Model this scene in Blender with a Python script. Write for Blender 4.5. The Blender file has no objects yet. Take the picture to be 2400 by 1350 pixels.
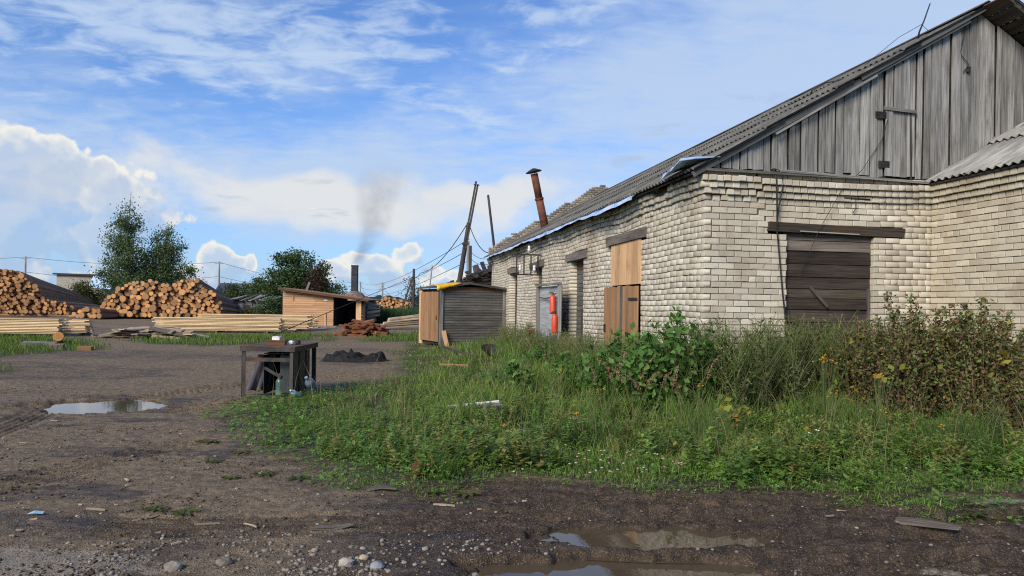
import bpy, bmesh, math, random
import numpy as np
from mathutils import Vector, Matrix, Quaternion
random.seed(7); rng = np.random.default_rng(7)
sc = bpy.context.scene
COL = sc.collection
R = math.radians

# ------------------------------------------------------------------ camera
FPX, CH, ROLL, HY = 1650.0, 1.6, R(0.8), 716.0     # focal length in photo pixels, eye height, roll, horizon row
cam = bpy.data.cameras.new('Camera'); camo = bpy.data.objects.new('Camera', cam); COL.objects.link(camo)
cam.sensor_width = 36; cam.lens = 36*FPX/2400; cam.shift_y = (HY-675)/2400
cam.clip_start = 0.05; cam.clip_end = 6000
camo.location = (0, 0, CH); camo.rotation_euler = (R(90), -ROLL, 0)
sc.camera = camo

# ------------------------------------------------------------------ light
SUN_AZ = R(215)      # compass-like: from +Y clockwise, the sun stands behind the camera to the left
SUN_EL = R(31)
sd = Vector((math.sin(SUN_AZ)*math.cos(SUN_EL), math.cos(SUN_AZ)*math.cos(SUN_EL), math.sin(SUN_EL)))
sun = bpy.data.lights.new('Sun', 'SUN'); suno = bpy.data.objects.new('Sun', sun); COL.objects.link(suno)
sun.energy = 3.0; sun.angle = R(26); sun.color = (1.0, 0.90, 0.74)
suno.rotation_euler = sd.to_track_quat('Z', 'Y').to_euler(); suno.location = sd*50
sc.view_settings.view_transform = 'Standard'; sc.view_settings.look = 'None'
sc.view_settings.exposure = 0.62; sc.view_settings.gamma = 1.0
sc.cycles.use_denoising = False; sc.cycles.pixel_filter_type = 'BLACKMAN_HARRIS'; sc.cycles.filter_width = 1.15; sc.cycles.max_bounces = 5; sc.cycles.diffuse_bounces = 3; sc.cycles.glossy_bounces = 2; sc.cycles.transmission_bounces = 3; sc.cycles.volume_bounces = 0; sc.cycles.transparent_max_bounces = 4; sc.cycles.caustics_reflective = False; sc.cycles.caustics_refractive = False
sc.render.resolution_x, sc.render.resolution_y = 1024, 576

class NT:
    """small helper to write node trees"""
    def __init__(s, tree): s.t = tree; s.n = tree.nodes; s.l = tree.links
    def new(s, typ, **kw):
        n = s.n.new(typ)
        for k, v in kw.items(): setattr(n, k, v)
        return n
    def put(s, sock, v):
        if v is None: return
        if isinstance(v, bpy.types.NodeSocket): s.l.new(v, sock)
        else:
            try: sock.default_value = v
            except Exception: sock.default_value = (*v, 1.0) if len(v) == 3 else v
    def m(s, op, a, b=None, c=None, clamp=False):
        n = s.new('ShaderNodeMath', operation=op); n.use_clamp = clamp
        s.put(n.inputs[0], a); s.put(n.inputs[1], b); s.put(n.inputs[2], c); return n.outputs[0]
    def v(s, op, a, b=None):
        n = s.new('ShaderNodeVectorMath', operation=op); s.put(n.inputs[0], a); s.put(n.inputs[1], b)
        return n.outputs[0]
    def sep(s, v): n = s.new('ShaderNodeSeparateXYZ'); s.put(n.inputs[0], v); return n.outputs
    def comb(s, x, y, z):
        n = s.new('ShaderNodeCombineXYZ')
        for i, q in enumerate((x, y, z)): s.put(n.inputs[i], q)
        return n.outputs[0]
    def noise(s, vec, scale=5, detail=4, rough=.55, w=None, lac=2.0, dist=0.0, dim='3D'):
        n = s.new('ShaderNodeTexNoise'); n.noise_dimensions = '4D' if w is not None else dim
        s.put(n.inputs['Vector'], vec); s.put(n.inputs['Scale'], scale); s.put(n.inputs['Detail'], detail)
        s.put(n.inputs['Roughness'], rough); s.put(n.inputs['Distortion'], dist); s.put(n.inputs['Lacunarity'], lac)
        if w is not None: s.put(n.inputs['W'], w)
        return n.outputs[0]
    def voro(s, vec, scale=5, feature='F1', out=0, rnd=1.0, dim='3D'):
        n = s.new('ShaderNodeTexVoronoi', feature=feature, voronoi_dimensions=dim)
        s.put(n.inputs['Vector'], vec); s.put(n.inputs['Scale'], scale); s.put(n.inputs['Randomness'], rnd); return n.outputs[out]
    def sstep(s, x, a, b, lo=0.0, hi=1.0):
        n = s.new('ShaderNodeMapRange'); n.interpolation_type = 'SMOOTHSTEP'
        s.put(n.inputs[0], x)
        for i, q in enumerate((a, b, lo, hi)): s.put(n.inputs[i+1], q)
        return n.outputs[0]
    def mix(s, f, a, b, blend='MIX'):
        n = s.new('ShaderNodeMix', data_type='RGBA', blend_type=blend)
        s.put(n.inputs['Factor'], f); s.put(n.inputs[6], a); s.put(n.inputs[7], b); return n.outputs[2]
    def attr(s, name, out=2):
        n = s.new('ShaderNodeAttribute'); n.attribute_name = name; return n.outputs[out]
    def map(s, vec, scale=(1,1,1), loc=(0,0,0)):
        n = s.new('ShaderNodeMapping'); s.put(n.inputs['Vector'], vec); n.inputs['Scale'].default_value = scale
        n.inputs['Location'].default_value = loc; return n.outputs[0]

# ------------------------------------------------------------------ sky: Nishita blue with cloud layers in azimuth / elevation
def AE(px, py):
    """sky direction (azimuth, elevation) of a place in the photograph"""
    xc, yc = (px-1200)/FPX, (HY-py)/FPX
    x = xc*math.cos(ROLL)-yc*math.sin(ROLL); z = xc*math.sin(ROLL)+yc*math.cos(ROLL)
    return math.atan2(x, 1), math.atan2(z, math.hypot(x, 1))
world = bpy.data.worlds.new('World'); sc.world = world; world.use_nodes = True
T = NT(world.node_tree); T.n.clear()
gen = T.new('ShaderNodeTexCoord').outputs['Generated']
d = T.v('NORMALIZE', gen); dx, dy, dz = T.sep(d)
az = T.m('ARCTAN2', dx, dy); el = T.m('ARCSINE', dz)
sky = T.new('ShaderNodeTexSky'); sky.sky_type = 'NISHITA'; sky.sun_disc = False
sky.sun_elevation = SUN_EL; sky.sun_rotation = SUN_AZ; sky.altitude = 0; sky.air_density = 1.0; sky.dust_density = 0.4; sky.ozone_density = 2.2
SKY_S = 0.115
base = T.mix(1.0, sky.outputs[0], (0.54, 0.72, 1.02, 1), 'MULTIPLY')
def blobfield(az_s, el_s, blobs):
    acc = None
    for (px, py, rx, ry, amp) in blobs:
        a0, e0 = AE(px, py)
        u = T.m('MULTIPLY', T.m('SUBTRACT', az_s, a0), FPX/rx); w = T.m('MULTIPLY', T.m('SUBTRACT', el_s, e0), FPX/ry)
        f = T.m('MULTIPLY_ADD', T.m('ADD', T.m('MULTIPLY', u, u), T.m('MULTIPLY', w, w)), -amp, amp)
        acc = f if acc is None else T.m('SMOOTH_MAX', acc, f, 0.15)
    return acc
# high thin veil and altocumulus: noise on a flat cloud deck seen in perspective
deck = T.comb(T.m('DIVIDE', dx, T.m('ADD', T.m('ABSOLUTE', dz), .12)), T.m('DIVIDE', dy, T.m('ADD', T.m('ABSOLUTE', dz), .12)), 0.0)
veil_n = T.noise(T.map(deck, (0.55, 1.0, 1)), 0.9, 6, .58, dist=.6, dim='2D')
fine_n = T.noise(T.map(deck, (1.0, 1.5, 1), (3, 1, 0)), 6.0, 6, .60, dist=.3, dim='2D')
ae = T.comb(az, el, 0.0)
def K(r, g, b): return (r/SKY_S/SKX, g/SKY_S/SKX, b/SKY_S/SKX, 1)
SKX = 2**sc.view_settings.exposure
elw = T.m('MULTIPLY_ADD', T.m('SUBTRACT', T.noise(ae, 5.0, 3, .55, dim='2D'), .5), .10, el)
azw = T.m('MULTIPLY_ADD', T.m('SUBTRACT', T.noise(T.map(ae, loc=(4, 2, 0)), 4.0, 3, .5, dim='2D'), .5), .16, az)
veil_b = blobfield(azw, elw, [(2150, 180, 900, 460, 1.6), (150, 310, 520, 100, .75), (760, 440, 560, 120, 1.0),
                              (1500, 430, 640, 170, .9), (480, 40, 330, 90, .35), (1250, 30, 200, 60, .4)])
veil_b = T.m('MAXIMUM', veil_b, -0.75)
veil = T.sstep(T.m('ADD', T.m('MULTIPLY_ADD', T.m('SUBTRACT', fine_n, .5), .8, T.m('MULTIPLY', veil_b, .55)), T.m('MULTIPLY', T.m('SUBTRACT', veil_n, .5), 1.7)), -.34, .68)
alto_b = blobfield(azw, elw, [(330, 60, 430, 120, 1.0), (780, 80, 260, 110, .85), (1330, 25, 190, 60, .7), (1270, 150, 160, 40, .5), (1080, 260, 150, 45, .5)])
alto = T.m('MULTIPLY', T.sstep(T.m('ADD', T.m('MULTIPLY', T.m('MAXIMUM', alto_b, -.50), .55), T.m('MULTIPLY', T.m('SUBTRACT', fine_n, .48), 2.0)), .0, .80), .66)
hor = T.m('POWER', T.m('SUBTRACT', 1.0, T.m('MULTIPLY', T.m('ABSOLUTE', el), 2.2, clamp=True), clamp=True), 2.6)
col = T.mix(T.m('MULTIPLY', hor, .75), base, K(.36, .55, .85))
col = T.mix(T.m('MULTIPLY', veil, T.sstep(el, .75, .35, .40, .85)), col, K(.53, .66, .86))
col = T.mix(alto, col, K(.58, .71, .90))
# broad bright bank
bank_n = T.noise(T.map(ae, (1.0, 2.0, 1)), 9.0, 6, .6, dist=.3, dim='2D')
bank_b = blobfield(azw, elw, [(830, 470, 420, 75, 1.0), (1130, 455, 260, 45, .9), (250, 420, 300, 90, .35), (1450, 480, 420, 60, .4)])
bank = T.sstep(T.m('ADD', T.m('MAXIMUM', bank_b, -.7), T.m('MULTIPLY', T.m('SUBTRACT', bank_n, .5), 1.7)), -.20, .85)
col = T.mix(T.m('MULTIPLY', bank, .86), col, K(.80, .80, .79))
# cumulus heads: puffy outline from billowed noise, lit from the upper left
CUM = [(70, 395, 130, 85, 1.5), (190, 450, 150, 80, 1.2), (300, 490, 110, 65, .9), (30, 530, 110, 80, 1.4), (120, 560, 100, 70, 1.0), (60, 650, 180, 60, .9),
       (222, 550, 56, 46, 1.7), (200, 590, 50, 45, 1.0), (265, 600, 60, 60, 1.1), (505, 603, 42, 36, 1.5), (480, 640, 70, 30, .8), (556, 612, 22, 15, .9), (588, 622, 14, 28, .8),
       (880, 622, 90, 32, 1.2), (950, 605, 46, 36, 1.2), (800, 640, 60, 28, 1.0), (960, 650, 130, 26, .8), (1120, 665, 120, 20, .6), (-250, 500, 200, 150, 1.0)]
def cumul(a, e, det=True):
    p = T.comb(a, e, 0.0); f = T.m('MAXIMUM', blobfield(a, e, CUM), -1.6)
    bn = T.voro(p, 30, 'SMOOTH_F1', dim='2D'); fb = T.noise(p, 15, 5, .58, dim='2D')
    f = T.m('MULTIPLY_ADD', T.m('SUBTRACT', .40, bn), 1.1, f)
    f = T.m('MULTIPLY_ADD', T.m('SUBTRACT', fb, .5), 1.9, f)
    bn2 = T.voro(p, 75, 'SMOOTH_F1', dim='2D'); f = T.m('MULTIPLY_ADD', T.m('SUBTRACT', T.noise(p, 48, 3, .5, dim='2D'), .5), 1.3, f); return T.m('MULTIPLY_ADD', T.m('SUBTRACT', .40, bn2), .5, f)
f0 = cumul(az, el)
f1 = cumul(T.m('ADD', az, -.016), T.m('ADD', el, .020))
cum = T.sstep(f0, -.02, .46)
lit = T.sstep(T.m('SUBTRACT', f0, f1), -.55, .75)
edge = T.sstep(f0, 1.5, .25)
lit = T.m('MULTIPLY', lit, T.m('MULTIPLY_ADD', edge, .72, .28))
lit = T.m('MULTIPLY', lit, T.sstep(az, .9, -.35, .62, 1.0))
ccol = T.mix(lit, K(.42, .53, .72), K(.92, .90, .83))
thin = T.m('MULTIPLY', cum, T.m('MULTIPLY_ADD', lit, .45, .55))
col = T.mix(thin, col, ccol)
# small grey scud
scud_b = blobfield(azw, el, [(1470, 378, 70, 16, 1.0), (740, 425, 60, 9, .9), (540, 492, 45, 8, .9), (760, 500, 55, 14, .9), (575, 466, 28, 6, .8), (1560, 300, 150, 18, .6), (1750, 240, 120, 25, .4)])
scud = T.sstep(T.m('ADD', T.m('MAXIMUM', scud_b, -1.5), T.m('MULTIPLY', T.m('SUBTRACT', fine_n, .5), 3.4)), .1, 1.2)
col = T.mix(T.m('MULTIPLY', scud, .36), col, K(.36, .47, .66))
bg = T.new('ShaderNodeBackground'); T.put(bg.inputs[0], col); bg.inputs[1].default_value = SKY_S
out = T.new('ShaderNodeOutputWorld'); T.l.new(bg.outputs[0], out.inputs[0])
world.cycles.sampling_method = 'MANUAL'; world.cycles.sample_map_resolution = 512

# ------------------------------------------------------------------ projection helpers (photo pixel at a known depth -> place)
def ray(px, py):
    xc, yc = (px-1200)/FPX, (HY-py)/FPX
    return Vector((xc*math.cos(ROLL)-yc*math.sin(ROLL), 1.0, xc*math.sin(ROLL)+yc*math.cos(ROLL)))
def P(px, py, Y): r = ray(px, py); return Vector((r.x*Y, Y, CH+r.z*Y))
def G(px, py): r = ray(px, py); t = -CH/r.z; return Vector((r.x*t, t, 0))
ANG = math.atan(320/FPX)
CORNER = Vector((2.99, 11.0, 0.0))
MB_ = Matrix.Translation(CORNER) @ Matrix.Rotation(ANG, 4, 'Z'); MBI = MB_.inverted()
def onwall(px, py, axis, val=0.0):
    """where the sight line meets the plane local[axis]=val of the brick building's own frame"""
    o = MBI @ Vector((0, 0, CH)); r = MBI.to_3x3() @ ray(px, py)
    return o + r*((val-o[axis])/r[axis])
def FW(px, py): p = onwall(px, py, 1); return p.x, p.z
def LW(px, py): p = onwall(px, py, 0); return p.y, p.z

# ------------------------------------------------------------------ numeric noise for terrain
def vnoise(x, y, seed=0):
    xi, yi = np.floor(x).astype(np.int64), np.floor(y).astype(np.int64); xf, yf = x-xi, y-yi
    def h(a, b):
        n = (a*374761393 + b*668265263 + seed*1442695) & 0x7fffffff
        n = ((n ^ (n >> 13))*1274126177) & 0x7fffffff
        return ((n ^ (n >> 16)) & 0xffff)/65535.0
    u, v = xf*xf*(3-2*xf), yf*yf*(3-2*yf)
    return (h(xi, yi)*(1-u)+h(xi+1, yi)*u)*(1-v)+(h(xi, yi+1)*(1-u)+h(xi+1, yi+1)*u)*v
def fbm(x, y, o=4, seed=0):
    s, a, t = 0, .5, 0
    for i in range(o): s = s+a*vnoise(x, y, seed+i); t += a; a *= .5; x = x*2.03+7.1; y = y*2.03+3.7
    return s/t

# ------------------------------------------------------------------ mesh helpers
def tag(o, label=None, cat=None, group=None, kind=None):
    if label: o['label'] = label
    if cat: o['category'] = cat
    if group: o['group'] = group
    if kind: o['kind'] = kind
    elif label and cat: o['kind'] = 'thing'
    return o
def empty(name, loc=(0,0,0), rz=0.0, label=None, cat=None, group=None):
    o = bpy.data.objects.new(name, None); COL.objects.link(o); o.empty_display_size = .1
    o.location = loc; o.rotation_euler = (0, 0, rz); return tag(o, label, cat, group)
def link(name, me, parent=None, mw=None):
    o = bpy.data.objects.new(name, me); COL.objects.link(o)
    if parent is not None: o.parent = parent
    if mw is not None: o.matrix_basis = mw
    return o
class MB:
    def __init__(s): s.v = []; s.f = []; s.mi = []; s.t = []
    def add(s, vs, fs, mi=0, tint=0.0):
        b = len(s.v); s.v += [tuple(q) for q in vs]; s.f += [tuple(b+i for i in f) for f in fs]; s.mi += [mi]*len(fs); s.t += [tint]*len(vs); return s
    def box(s, lo, hi, mi=0, tint=0.0, M=None):
        vs = [Vector((x, y, z)) for z in (lo[2], hi[2]) for y in (lo[1], hi[1]) for x in (lo[0], hi[0])]
        if M is not None: vs = [M @ q for q in vs]
        return s.add(vs, [(0,2,3,1),(4,5,7,6),(0,1,5,4),(2,6,7,3),(0,4,6,2),(1,3,7,5)], mi, tint)
    def tube(s, pts, rad, n=8, mi=0, tint=0.0, cap=True):
        pts = [Vector(p) for p in pts]
        if not hasattr(rad, '__len__'): rad = [rad]*len(pts)
        vs, fs = [], []; ref = None
        for i, p in enumerate(pts):
            t = (pts[min(i+1, len(pts)-1)]-pts[max(i-1, 0)]).normalized()
            if ref is None: ref = Vector((0,0,1)) if abs(t.z) < .9 else Vector((1,0,0))
            a = t.cross(ref).normalized(); b = a.cross(t).normalized(); ref = b
            for k in range(n): q = 2*math.pi*k/n; vs.append(p+(a*math.cos(q)+b*math.sin(q))*rad[i])
        for i in range(len(pts)-1):
            for k in range(n): fs.append((i*n+k, i*n+(k+1)%n, (i+1)*n+(k+1)%n, (i+1)*n+k))
        if cap: fs.append(tuple(reversed(range(n)))); fs.append(tuple((len(pts)-1)*n+k for k in range(n)))
        return s.add(vs, fs, mi, tint)
    def lathe(s, prof, n=14, mi=0, M=None, tint=0.0):
        vs, fs = [], []
        for (r, z) in prof:
            for k in range(n): q = 2*math.pi*k/n; w = Vector((r*math.cos(q), r*math.sin(q), z)); vs.append(M @ w if M is not None else w)
        for i in range(len(prof)-1):
            for k in range(n): fs.append((i*n+k, i*n+(k+1)%n, (i+1)*n+(k+1)%n, (i+1)*n+k))
        fs.append(tuple(reversed(range(n)))); fs.append(tuple((len(prof)-1)*n+k for k in range(n)))
        return s.add(vs, fs, mi, tint)
    def mesh(s, name, mats, smooth=False):
        me = bpy.data.meshes.new(name); me.from_pydata(s.v, [], s.f)
        for m in (mats if isinstance(mats, (list, tuple)) else [mats]): me.materials.append(m)
        me.polygons.foreach_set('material_index', s.mi)
        if smooth: me.polygons.foreach_set('use_smooth', [True]*len(s.f))
        if any(s.t):
            at = me.attributes.new('tint', 'FLOAT', 'POINT'); at.data.foreach_set('value', s.t)
        me.update(); return me
    def build(s, name, mats, parent=None, mw=None, smooth=False): return link(name, s.mesh(name, mats, smooth), parent, mw)
def np_mesh(name, V, faces, mats, mi=None, tint=None, colr=None, smooth=False):
    """V (N,3); faces: list of (M,k) index arrays"""
    me = bpy.data.meshes.new(name); V = np.asarray(V, np.float32)
    me.vertices.add(len(V)); me.vertices.foreach_set('co', V.ravel())
    idx = np.concatenate([f.ravel() for f in faces]).astype(np.int32)
    tot = np.concatenate([np.full(len(f), f.shape[1]) for f in faces]).astype(np.int32)
    st = np.concatenate([[0], np.cumsum(tot)[:-1]]).astype(np.int32)
    me.loops.add(len(idx)); me.loops.foreach_set('vertex_index', idx)
    me.polygons.add(len(tot)); me.polygons.foreach_set('loop_start', st); me.polygons.foreach_set('loop_total', tot)
    for m in (mats if isinstance(mats, (list, tuple)) else [mats]): me.materials.append(m)
    if mi is not None: me.polygons.foreach_set('material_index', np.asarray(mi, np.int32))
    if smooth: me.polygons.foreach_set('use_smooth', np.ones(len(tot), bool))
    if tint is not None: me.attributes.new('tint', 'FLOAT', 'POINT').data.foreach_set('value', np.asarray(tint, np.float32))
    if colr is not None:
        c = np.ones((len(V), 4), np.float32); c[:, :3] = colr
        me.attributes.new('Col', 'FLOAT_COLOR', 'POINT').data.foreach_set('color', c.ravel())
    me.update(calc_edges=True); me.validate(); return me
def scatter(TV, TF, pos, rotz, scale, tilt=None):
    """copies of a template (verts, face arrays) at many places, as arrays"""
    n, m = len(pos), len(TV); c, s_ = np.cos(rotz), np.sin(rotz)
    sc3 = scale if np.ndim(scale) == 2 else np.repeat(np.asarray(scale)[:, None], 3, 1)
    X = TV[None]*sc3[:, None, :]
    if tilt is not None:       # lean about x
        ct, st = np.cos(tilt)[:, None], np.sin(tilt)[:, None]
        y = X[..., 1]*ct-X[..., 2]*st; z = X[..., 1]*st+X[..., 2]*ct; X = np.stack([X[..., 0], y, z], -1)
    x = X[..., 0]*c[:, None]-X[..., 1]*s_[:, None]; y = X[..., 0]*s_[:, None]+X[..., 1]*c[:, None]
    V = np.stack([x, y, X[..., 2]], -1)+np.asarray(pos)[:, None, :]
    off = (np.arange(n)*m)[:, None, None]
    return V.reshape(-1, 3), [(f[None]+off).reshape(-1, f.shape[1]) for f in TF]
def basis(o, xa, up):
    xa = Vector(xa).normalized(); up = Vector(up); ya = up.cross(xa).normalized(); za = xa.cross(ya)
    return Matrix(((xa.x, ya.x, za.x, o[0]), (xa.y, ya.y, za.y, o[1]), (xa.z, ya.z, za.z, o[2]), (0,0,0,1)))
def board(name, p0, p1, w, t, up, mat, parent=None, skew0=0.0, skew1=0.0, warp=0.0, taper=0.0):
    """a plank from p0 to p1 (along its middle), w wide, t thick, broad face towards 'up'; ends may be cut askew; wane on edges"""
    p0, p1 = Vector(p0), Vector(p1); L = (p1-p0).length; n = 4 if warp else 1
    vs, fs = [], []
    a1, a2 = random.uniform(-1, 1), random.uniform(-1, 1)
    for i in range(n+1):
        f = i/n; x = L*f; dz = warp*a1*math.sin(math.pi*f); dyy = warp*a2*math.sin(math.pi*f*1.0)
        ww = w*(1-taper*f)
        for (y, z) in ((-1,-1), (1,-1), (1,1), (-1,1)):
            sk = (skew0 if i == 0 else 0)*y*.5+(skew1 if i == n else 0)*y*.5
            vs.append((x+sk, y*ww/2+dyy, z*t/2+dz))
    for i in range(n):
        for k in range(4): fs.append((i*4+k, i*4+(k+1)%4, i*4+4+(k+1)%4, i*4+4+k))
    fs.append((3,2,1,0)); fs.append(tuple(n*4+k for k in range(4)))
    me = bpy.data.meshes.new(name); me.from_pydata(vs, [], fs); me.materials.append(mat)
    return link(name, me, parent, basis(p0, p1-p0, up))

# ------------------------------------------------------------------ materials
MATS = {}
def newmat(name):
    m = bpy.data.materials.new(name); m.use_nodes = True; t = NT(m.node_tree); t.n.clear()
    b = t.new('ShaderNodeBsdfPrincipled'); o = t.new('ShaderNodeOutputMaterial'); t.l.new(b.outputs[0], o.inputs[0])
    MATS[name] = m; return m, t, b, o
def wval(t):
    oi = t.new('ShaderNodeObjectInfo').outputs['Random']
    w = t.m('ADD', t.m('MULTIPLY', oi, 37.0), t.m('MULTIPLY', t.attr('tint'), 53.0))
    wn = t.new('ShaderNodeTexWhiteNoise'); wn.noise_dimensions = '1D'; t.put(wn.inputs['W'], w)
    return w, wn.outputs['Value'], wn.outputs['Color']
def bump(t, b, h, strength=.4, dist=.01):
    n = t.new('ShaderNodeBump'); n.inputs['Strength'].default_value = strength; n.inputs['Distance'].default_value = dist
    t.put(n.inputs['Height'], h); t.l.new(n.outputs[0], b.inputs['Normal'])
def simple(name, c1, c2, rough=.8, scale=(4,4,4), detail=6, var=.25, bmp=.3, metal=0.0, c3=None, c3scale=1.2, c3lo=.55, c3hi=.7, nrough=.6, lo=.3, hi=.7, dist=.01, spec=.3):
    m, t, b, o = newmat(name); w, rv, rc = wval(t)
    co = t.new('ShaderNodeTexCoord').outputs['Object']
    n = t.noise(t.map(co, scale), 1.0, detail, nrough, w=w)
    c = t.mix(t.sstep(n, lo, hi), c1, c2)
    if c3 is not None:
        n3 = t.noise(t.map(co, tuple(c3scale for _ in range(3)) if not hasattr(c3scale, '__len__') else c3scale), 1.0, 5, .6, w=t.m('ADD', w, 5.3))
        c = t.mix(t.sstep(n3, c3lo, c3hi), c, c3)
    k = t.m('MULTIPLY_ADD', rv, var, 1-var/2)
    c = t.mix(1.0, c, t.comb(k, k, k), 'MULTIPLY')
    t.put(b.inputs['Base Color'], c); b.inputs['Roughness'].default_value = rough; b.inputs['Metallic'].default_value = metal
    b.inputs['Specular IOR Level'].default_value = spec
    if bmp: bump(t, b, n, bmp, dist)
    return m
def wood(name, c1, c2, var=.3, rough=.75, c3=None, c3lo=.55, c3hi=.72, knots=False, kcol=(.1,.05,.03), bmp=.35, grain=60):
    """grain runs along local X"""
    m, t, b, o = newmat(name); w, rv, rc = wval(t)
    co = t.new('ShaderNodeTexCoord').outputs['Object']
    n = t.noise(t.map(co, (1.6, grain, grain)), 1.0, 5, .6, w=w, dist=.4)
    n2 = t.noise(t.map(co, (.9, 6, 6)), 1.0, 4, .6, w=t.m('ADD', w, 3.1))
    f = t.m('ADD', t.m('MULTIPLY', n, .65), t.m('MULTIPLY', n2, .45))
    c = t.mix(t.sstep(f, .36, .74), c1, c2)
    if c3 is not None:
        n3 = t.noise(t.map(co, (.8, 2.2, 2.2)), 1.3, 5, .6, w=t.m('ADD', w, 9.7)); c = t.mix(t.sstep(n3, c3lo, c3hi), c, c3)
    if knots:
        v = t.voro(t.map(co, (1.7, 7, 7)), 1.0, 'F1'); c = t.mix(t.m('MULTIPLY', t.sstep(v, .16, .08), .75), c, kcol)
    k = t.m('MULTIPLY_ADD', rv, var, 1-var/2)
    c = t.mix(1.0, c, t.comb(k, k, k), 'MULTIPLY')
    t.put(b.inputs['Base Color'], c); b.inputs['Roughness'].default_value = rough; b.inputs['Specular IOR Level'].default_value = .25
    bump(t, b, n, bmp, .006); return m
def leafmat(name, trans=.35, rough=.55):
    m, t, b, o = newmat(name); c = t.attr('Col', 0)
    t.put(b.inputs['Base Color'], c); b.inputs['Roughness'].default_value = rough; b.inputs['Specular IOR Level'].default_value = .25
    tr = t.new('ShaderNodeBsdfTranslucent'); t.put(tr.inputs[0], t.mix(1.0, c, (1.0, 1.05, .55, 1), 'MULTIPLY'))
    mx = t.new('ShaderNodeMixShader'); mx.inputs[0].default_value = trans
    t.l.new(b.outputs[0], mx.inputs[1]); t.l.new(tr.outputs[0], mx.inputs[2]); t.l.new(mx.outputs[0], o.inputs[0]); return m

# silicate brick: pale cream, dirt in patches, chipped relief
def brickmat(name, c1, c2, cd):
    m, t, b, o = newmat(name); w, rv, rc = wval(t)
    tc = t.new('ShaderNodeTexCoord'); co = tc.outputs['Object']
    geo = t.new('ShaderNodeNewGeometry').outputs['Position']
    n = t.noise(geo, 9.0, 7, .65); big = t.noise(t.map(geo, (1, 1, .7)), .9, 5, .6); fine = t.noise(geo, 60.0, 4, .6)
    c = t.mix(rv, c1, c2)
    wn2 = t.new('ShaderNodeTexWhiteNoise'); wn2.noise_dimensions = '1D'; t.put(wn2.inputs['W'], t.m('ADD', w, 11.3))
    k = t.m('MULTIPLY_ADD', wn2.outputs['Value'], .22, .84); c = t.mix(1.0, c, t.comb(k, k, k), 'MULTIPLY')
    c = t.mix(t.m('MULTIPLY', t.sstep(n, .50, .78), .40), c, cd)
    c = t.mix(t.m('MULTIPLY', t.sstep(big, .48, .70), .55), c, cd)
    odd = t.sstep(rv, .93, .97); c = t.mix(t.m('MULTIPLY', odd, .45), c, (.25, .19, .13, 1))
    t.put(b.inputs['Base Color'], c); b.inputs['Roughness'].default_value = .92; b.inputs['Specular IOR Level'].default_value = .15
    bump(t, b, t.m('ADD', n, t.m('MULTIPLY', fine, .7)), .45, .005); return m
M_BRICK = brickmat('silicate_brick', (.46, .405, .315, 1), (.61, .555, .445, 1), (.25, .19, .13, 1))
M_BRICK2 = brickmat('annex_brick', (.45, .39, .285, 1), (.57, .51, .39, 1), (.27, .21, .14, 1))
M_BRICK3 = brickmat('weathered_brick', (.22, .185, .145, 1), (.40, .345, .27, 1), (.10, .078, .058, 1))
M_MORTAR = simple('mortar', (.085, .072, .056, 1), (.175, .15, .115, 1), .95, (14,14,14), 6, .1, .5)
M_ASB = simple('asbestos_sheet', (.070, .066, .058, 1), (.17, .162, .142, 1), .92, (9, 3, 9), 7, .35, .4, c3=(.20, .195, .17, 1), c3scale=7.0, c3lo=.56, c3hi=.66)
M_ASB2 = simple('annex_sheet', (.17, .165, .15, 1), (.34, .33, .30, 1), .92, (9, 2, 9), 7, .25, .4, c3=(.10, .11, .08, 1), c3scale=5.0, c3lo=.58, c3hi=.70)
M_GREY = wood('weathered_grey_wood', (.085, .081, .074, 1), (.34, .33, .305, 1), .60, c3=(.12, .105, .09, 1), bmp=.6)
M_HUT = wood('dark_grey_wood', (.05, .047, .043, 1), (.155, .148, .135, 1), .30, knots=True, kcol=(.30, .28, .25))
M_DARK = wood('blackened_wood', (.022, .017, .013, 1), (.092, .072, .055, 1), .85, c3=(.10, .048, .022, 1), c3lo=.56, c3hi=.68, bmp=.7)
M_RUSTW = wood('brown_wood', (.075, .036, .018, 1), (.19, .092, .044, 1), .4)
M_FRESH = wood('fresh_wood', (.42, .24, .115, 1), (.62, .40, .21, 1), .45, c3=(.30, .165, .08, 1), knots=True, kcol=(.22, .10, .04))
M_TAN = wood('aged_tan_wood', (.22, .115, .052, 1), (.38, .215, .105, 1), .50, c3=(.14, .085, .05, 1), knots=True, kcol=(.10, .05, .025))
M_SHED = wood('shed_pine', (.36, .20, .10, 1), (.53, .315, .17, 1), .30, knots=True, kcol=(.12, .06, .03))
M_LUM = wood('sawn_lumber', (.50, .335, .17, 1), (.72, .55, .33, 1), .75, c3=(.42, .24, .11, 1), c3lo=.6, c3hi=.75)
M_SCRAP = wood('slab_wood', (.20, .15, .10, 1), (.44, .35, .24, 1), .9, c3=(.10, .07, .05, 1))
M_REDBARK = wood('red_bark', (.085, .03, .016, 1), (.28, .115, .05, 1), .9, c3=(.035, .022, .017, 1))
M_LINTEL = wood('lintel_wood', (.07, .055, .045, 1), (.21, .18, .15, 1), .3, bmp=.8)
M_POLE = wood('tarred_pole', (.022, .019, .017, 1), (.085, .07, .058, 1), .3)
M_POLEG = wood('grey_pole', (.16, .15, .14, 1), (.33, .32, .30, 1), .3)
M_CONC = simple('concrete', (.15, .135, .115, 1), (.28, .25, .215, 1), .9, (5,5,5), 8, .2, .4)
M_RUST = simple('rust_pipe', (.075, .026, .016, 1), (.17, .062, .035, 1), .8, (3,3,8), 6, .1, .3)
M_IRON = simple('dark_iron', (.020, .019, .019, 1), (.06, .05, .045, 1), .65, (6,6,6), 6, .2, .3, metal=.4)
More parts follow.
